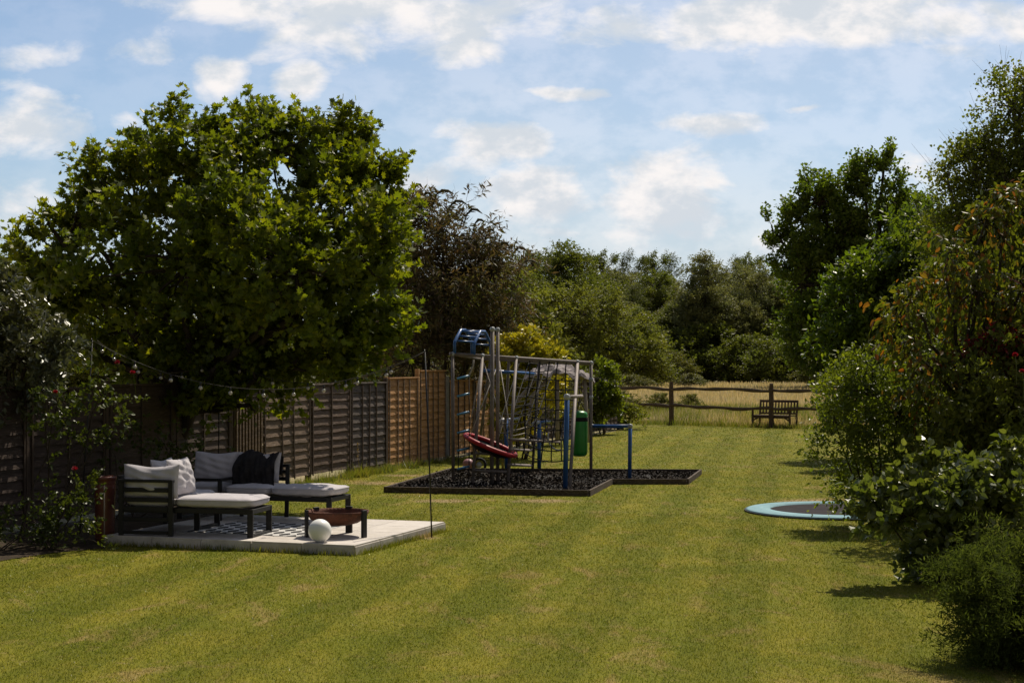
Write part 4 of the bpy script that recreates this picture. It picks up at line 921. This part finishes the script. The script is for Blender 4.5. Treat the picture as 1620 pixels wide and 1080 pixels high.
plant('spreading_yew', 'dark feathery spreading conifer in the bottom right corner', 'conifer', 19, (4.45, 11.5),
      [(1600, 880, 45, 9, .2), (1640, 850, 60, 10, .4), (1570, 915, 48, 8, 0), (1620, 925, 60, 9, -.2), (1560, 950, 50, 8, .1), (1610, 965, 70, 9, -.2), (1575, 990, 50, 8, 0), (1640, 1000, 70, 10, -.3), (1590, 1025, 55, 8, .1), (1640, 1050, 60, 10, -.2), (1600, 1070, 40, 8, .2), (1670, 900, 70, 30, .4), (1690, 980, 80, 50, .3)],
      'yew', nclump=190, ntwig=9, nleaf=70, tmpl='narrow', lsize=.046, twig=.36, crad=.40, up=.0, droop=.35, trunk_r=.03, stems=5, shell=.3, flat=.2, jitter=.055)
plant('border_shrub', 'dense dark mixed shrub filling the back of the right border', 'shrub', 20, (7.6, 19.5),
      [(1620, 640, 90, 80, 0), (1560, 700, 90, 70, 0), (1640, 560, 90, 90, .5)], 'dark', nclump=110, ntwig=9, nleaf=12, tmpl='oval', lsize=.09, twig=.35, crad=.34, trunk_r=.05, stems=4)
plant('border_shrub', 'low green shrub behind the trampoline below the alder', 'shrub', 21, (8.8, 33),
      [(1340, 620, 35, 35, 0), (1400, 640, 70, 50, 0), (1330, 660, 25, 22, 0)], 'shrub', nclump=80, ntwig=9, nleaf=12, tmpl='quad', lsize=.09, twig=.35, crad=.34, trunk_r=.05, stems=4)

# ------------------------------------------------------------------ woodland beyond the meadow
def proto(name, seed, lobes, lm, **k):
    rng = np.random.default_rng(seed); lf, wd = grow(rng, lobes, **k)
    th = thing(name, 'x', 'tree', (0, 0, 0)); wd.build('trunk', M['bark'], th, smooth=True, local=True); lf.build('crown', L[lm], th, local=True); return th
kw = dict(tmpl='quad', twig=.9, crad=.28, trunk_r=.2)
round_l = [(0, 0, 6.2, 2.6, 2.6, 2.4), (-1.6, 0, 4.4, 2.0, 2.2, 2.0), (1.7, .3, 4.6, 2.0, 2.2, 2.1), (0, -1.2, 3.6, 2.4, 1.8, 1.9), (.3, 0, 8.0, 1.4, 1.4, 1.3), (-1.2, .4, 2.2, 1.8, 1.6, 1.4), (1.4, -.3, 2.2, 1.9, 1.6, 1.4)]
tall_l = [(0, 0, 9.3, 1.1, 1.1, 1.5), (-.6, 0, 7.2, 1.6, 1.6, 1.6), (.9, .2, 6.2, 1.7, 1.6, 1.6), (-1.1, 0, 4.8, 1.7, 1.7, 1.5), (.6, -.6, 3.8, 1.9, 1.6, 1.5), (-.3, 0, 2.2, 1.8, 1.6, 1.3)]
con_l = [(0, 0, 10.2, .35, .35, .9), (0, 0, 8.8, .7, .7, .9), (0, 0, 7.4, 1.1, 1.1, .9), (0, 0, 6., 1.4, 1.4, .9), (0, 0, 4.6, 1.7, 1.7, .9), (0, 0, 3.2, 1.9, 1.9, .9), (0, 0, 1.8, 2., 2., .9)]
mound_l = [(0, 0, 3.2, 3.6, 2.8, 2.2), (-2.6, 0, 1.8, 2.0, 2.2, 1.5), (2.6, 0, 2.0, 2.2, 2.2, 1.6), (.8, -.6, 4.4, 2.0, 1.8, 1.3), (-1.4, .2, 4.2, 1.6, 1.6, 1.1), (3.8, 0, 1.2, 1.2, 1.2, 1.0)]
bush_l = [(0, 0, 1.5, 1.7, 1.5, 1.3), (-1.3, 0, 1.1, 1.1, 1.1, 1.0), (1.3, 0, 1.2, 1.1, 1.1, 1.0), (.3, -.5, 2.3, 1.0, 1.0, .8)]
PR = [proto('woodland_tree', 101, round_l, 'dark', nclump=270, ntwig=11, nleaf=19, lsize=.16, up=.6, **kw),
      proto('woodland_tree', 102, round_l, 'olive', nclump=270, ntwig=11, nleaf=19, lsize=.145, up=.5, **kw),
      proto('woodland_tree', 103, tall_l, 'olive', nclump=240, ntwig=11, nleaf=19, lsize=.145, up=.9, **kw),
      proto('woodland_tree', 104, tall_l, 'dark', nclump=240, ntwig=11, nleaf=19, lsize=.155, up=.9, **kw),
      proto('conifer_tree', 105, con_l, 'conif', nclump=150, ntwig=10, nleaf=12, lsize=.25, tmpl='narrow', twig=.8, crad=.4, trunk_r=.14, up=-.1, droop=.2, flat=.4, shell=.7),
      proto('willow_bush', 106, mound_l, 'willow', nclump=400, ntwig=11, nleaf=18, lsize=.12, up=.5, tmpl='quad', twig=.5, crad=.24, trunk_r=.14, stems=4, shell=.75),
      proto('scrub_bush', 107, bush_l, 'dark', nclump=110, ntwig=9, nleaf=12, lsize=.14, up=.5, tmpl='quad', twig=.4, crad=.32, trunk_r=.08, stems=4, shell=.6),
      proto('scrub_bush', 108, bush_l, 'bramble', nclump=110, ntwig=9, nleaf=12, lsize=.14, up=.5, tmpl='quad', twig=.4, crad=.34, trunk_r=.08, stems=4, shell=.6)]
HT = [10.1, 10.1, 11.9, 11.9, 11.4, 6.2, 3.6, 3.6]
used = set()
def tree(kind, px, D, ytop, label, group, wide=1.0, rz=None):
    top = EYE+(HZ-ytop)*D/F; s = top/HT[kind]
    o = PR[kind] if kind not in used else copy_tree(PR[kind]); used.add(kind)
    o.location = ((px-810)*D/F, D, 0); o.scale = (s*wide, s*wide, s); o.rotation_euler.z = random.uniform(0, 6.28) if rz is None else rz
    o['label'] = label; o['category'] = 'bush' if kind > 4 else 'tree'
    if group: o['group'] = group
    return o
WG = 'trees of the wood beyond the meadow'
# distinct ones
tree(0, 888, 215, 372, 'dark round headed tree standing above the tree line left of centre', None, 1.0)
tree(5, 880, 150, 440, 'big rounded willow mound sloping down to the right behind the climbing frame', None, 1.25, 0)
tree(2, 1120, 200, 388, 'tall grey green tree with a rounded crown in the middle of the wood', None, 1.35)
tree(1, 1200, 205, 412, 'pale grey green tree just left of the poplars', None, 1.05)
tree(6, 1165, 190, 521, 'dark green rounded bush left of the bench in the meadow edge', None, 1.1)
tree(6, 1232, 185, 530, 'dark green bush at the meadow edge right above the bench', None, 1.2)
tree(7, 1065, 185, 550, 'pale bramble mound at the left of the dark meadow bushes', None, 1.1)
tree(7, 1010, 180, 556, 'low bramble mound in front of the willow', None, 1.1)
tree(7, 1290, 170, 566, 'low pale bramble mound right of the dark meadow bushes', None, 1.2)
for px, D, yt, w in ((1040, 66, 618, 1.2), (985, 64, 614, 1.3), (1090, 70, 620, 1.1), (945, 110, 590, 1.9), (1000, 140, 590, 2.2), (1090, 150, 588, 2.), (1310, 130, 590, 2.2)):
    tree(7, px, D, yt, 'low bramble and weed mound growing in the dry meadow', 'bramble mounds in the meadow', w)
rr = random.Random(5)
for i, px in enumerate(range(560, 1560, 52)):
    k = rr.choice([0, 1, 2, 3, 4, 3]); yt = {560: 430}.get(px, rr.uniform(398, 424)); D = rr.uniform(225, 250)
    nm = {0: 'dark round crowned tree in the far tree line', 1: 'grey green round crowned tree in the far tree line', 2: 'slim grey green tree in the far tree line', 3: 'slim dark tree in the far tree line', 4: 'pointed conifer in the far tree line'}[k]
    tree(k, px+rr.uniform(-12, 12), D, yt+(16 if k in (0, 1) else 0), nm, WG, 1.25)
for i, px in enumerate((838, 862, 925, 955, 985, 1012, 1035, 1060, 1160, 1185, 1345)):
    tree(4 if i % 3 else 3, px, 270+i % 4*6, 380+(i*7) % 19, 'thin pointed tree top showing above the far tree line', WG, .9)
for i, (px, D, yt, k) in enumerate(((960, 205, 455, 1), (1010, 200, 480, 0), (1060, 205, 470, 2), (925, 208, 460, 3), (1180, 200, 470, 1), (1250, 204, 450, 0), (830, 205, 425, 0), (1030, 192, 520, 6), (1095, 195, 500, 6), (975, 190, 530, 6), (1330, 190, 470, 0), (1110, 194, 540, 7), (1190, 198, 520, 7), (1160, 202, 450, 4), (1085, 203, 445, 3), (1225, 203, 440, 4), (1000, 210, 440, 4), (1270, 196, 500, 6), (1060, 188, 545, 6), (1320, 185, 540, 6), (1020, 188, 550, 7), (940, 180, 560, 6), (1390, 190, 500, 0), (1450, 190, 480, 1))):
    tree(k, px, D, yt, {0: 'mid height dark tree at the front of the wood', 1: 'mid height grey green tree at the front of the wood', 2: 'slender pale tree at the front of the wood', 3: 'slender dark tree at the front of the wood', 4: 'pointed conifer at the front of the wood', 6: 'dark thicket bush at the foot of the wood', 7: 'pale thicket bush at the foot of the wood'}[k], WG, 1.3)
for i, (px, D, yt, k) in enumerate(((-60, 60, 370, 0), (10, 55, 375, 3), (60, 62, 400, 1), (110, 58, 430, 0), (560, 58, 470, 0), (630, 60, 440, 1), (740, 66, 430, 3), (790, 75, 445, 1), (1560, 60, 380, 0), (1660, 55, 300, 1), (250, 60, 440, 1), (400, 62, 430, 0), (-200, 60, 330, 1), (1800, 60, 300, 0))):
    tree(k, px, D, yt, 'neighbouring garden tree showing behind the fence line and bushes', 'trees behind the garden fences', 1.1)

# ------------------------------------------------------------------ grasses
def blades(mb, rng, P, h, w, lean=.35):
    N = len(P); a = np.column_stack([rng.normal(0, lean, N), rng.normal(0, lean, N), np.ones(N)]); a = nrm(a)*1.
    s = nrm(np.cross(a, rng.normal(0, 1, (N, 3)))); z = np.zeros((N, 3)); z[:, :] = P
    hh = h*rng.uniform(.5, 1.3, (N, 1)); ww = w*rng.uniform(.6, 1.3, (N, 1))
    V = np.stack([z-s*ww/2, z+s*ww/2, z+a*hh], 1).reshape(-1, 3)
    mb.add(V, [np.arange(3*N).reshape(N, 3)])
rng = np.random.default_rng(77)
deck_poly = [dk(.03, -.03)[:2], dk(-W_-.02, -.03)[:2], dk(-W_-.02, D_+.02)[:2], dk(.03, D_+.02)[:2]]
b = MB()
for (D0_, D1_, dens, h, w) in ((9.5, 13, 3600, .020, .0048), (13, 17, 2300, .021, .006), (17, 23, 1300, .023, .008), (23, 32, 560, .024, .011), (32, 44, 220, .025, .017), (44, 56, 110, .028, .024)):
    wdt = .36*D1_+1.5; n = int(dens*(D1_-D0_)*2*wdt); P = np.column_stack([rng.uniform(-wdt, wdt, n), rng.uniform(D0_, D1_, n), np.zeros(n)])
    t = (P[:, 0]-f0[0])*n3f[0]+(P[:, 1]-f0[1])*n3f[1]; keep = t > .08
    rr_ = (P[:, 0]-r0[0])*bn[0]+(P[:, 1]-r0[1])*bn[1]; keep &= rr_ > .02
    for pl in (deck_poly, [tuple(p) for p in poly], bedp): keep &= ~inside(P[:, :2], pl)
    keep &= np.hypot(P[:, 0]-tcn[0], P[:, 1]-tcn[1]) > RT+.03
    blades(b, rng, P[keep], h, w, .55)
tag(b.build('lawn_grass', M['blade']), 'mown patchy green and yellow grass of the garden lawn', 'grass', kind='stuff')
b = MB()
for (y0, y1, xa, xb, n, h, w) in ((54, 75, -2, 27, 60000, .42, .022), (75, 110, 0, 42, 40000, .42, .05), (110, 175, 0, 70, 40000, .45, .10)):
    P = np.column_stack([rng.uniform(xa, xb, n), rng.uniform(y0, y1, n), np.zeros(n)])
    rr_ = (P[:, 0]-r0[0])*bn[0]+(P[:, 1]-r0[1])*bn[1]; blades(b, rng, P[rr_ < -.1], h, w, .22)
tag(b.build('meadow_grass', M['straw']), 'tall dry straw coloured meadow grass beyond the rail fence', 'grass', kind='stuff')
b = MB(); P = []
for k in range(90):
    c = (rng.uniform(3, 15), rng.uniform(56, 70)); m_ = int(rng.uniform(60, 200)); P.append(np.column_stack([rng.normal(c[0], .45, m_), rng.normal(c[1], .5, m_), np.zeros(m_)]))
P = np.concatenate(P); rr_ = (P[:, 0]-r0[0])*bn[0]+(P[:, 1]-r0[1])*bn[1]; blades(b, rng, P[rr_ < -.15], .55, .035, .4)
tag(b.build('meadow_weeds', L['weed']), 'taller green weeds scattered through the dry meadow grass', 'weeds', kind='stuff')
def strip(name, pts, n, wd_, h, w, m, label, lean=.3):
    b = MB(); P = []
    for (x, y) in pts: P.append(np.column_stack([rng.normal(x, wd_, n), rng.normal(y, wd_, n), np.zeros(n)]))
    blades(b, rng, np.concatenate(P), h, w, lean); tag(b.build(name, m), label, 'grass', kind='stuff')
strip('rough_grass', [tuple(r0+rdir*t+np.array((0, .3))) for t in np.arange(-1, 18, .5)], 170, .3, .22, .02, L['weed'], 'green rough grass along the foot of the rail fence')
strip('edge_grass', [dk(.05, y)[:2] for y in np.arange(.1, 2.8, .06)]+[dk(-x, -.06)[:2] for x in np.arange(0, 3.4, .08)], 22, .03, .075, .008, M['blade'], 'slightly longer grass creeping against the edge of the patio')
strip('long_grass', [tuple(fl(t)+n3f[:2]*.25) for t in np.concatenate([rng.uniform(-5, .4, 26), rng.uniform(.4, 4, 8)])], 75, .10, .15, .012, L['weed'], 'uncut long grass along the foot of the grey fence panels')
strip('long_grass', [tuple(fl(t)+n3f[:2]*.45) for t in rng.uniform(-4.5, .6, 7)], 45, .08, .30, .012, L['weed'], 'tallest weedy tufts beside the grey panels', .5)
for i, (px, py, hgt) in enumerate(((552, 748, .75), (566, 750, .62), (590, 745, .8), (597, 743, .66), (540, 754, .6), (520, 757, .55))):
    p = g(px, py); b = MB(); q = p+np.array((random.uniform(-.05, .12), 0, hgt)); b.tube([p, (p+q)/2+np.array((.02, 0, .03)), q, q+np.array((.06, 0, .0))], .005, 4)
    N = 40; rg_ = np.random.default_rng(i); t = rg_.random((N, 1)); leaves(b, rg_, (p+q)/2+(q-(p+q)/2)*t, rg_.normal(0, 1, (N, 3))+np.array((0, 0, 1)), rg_.normal(0, 1, (N, 3)), np.full(N, .05), 'narrow')
    tag(b.build('seeding_grass_stalk', L['stalk']), 'tall dry seed stalk in front of the grey fence panels', 'plant', 'dry stalks along the grey panels')
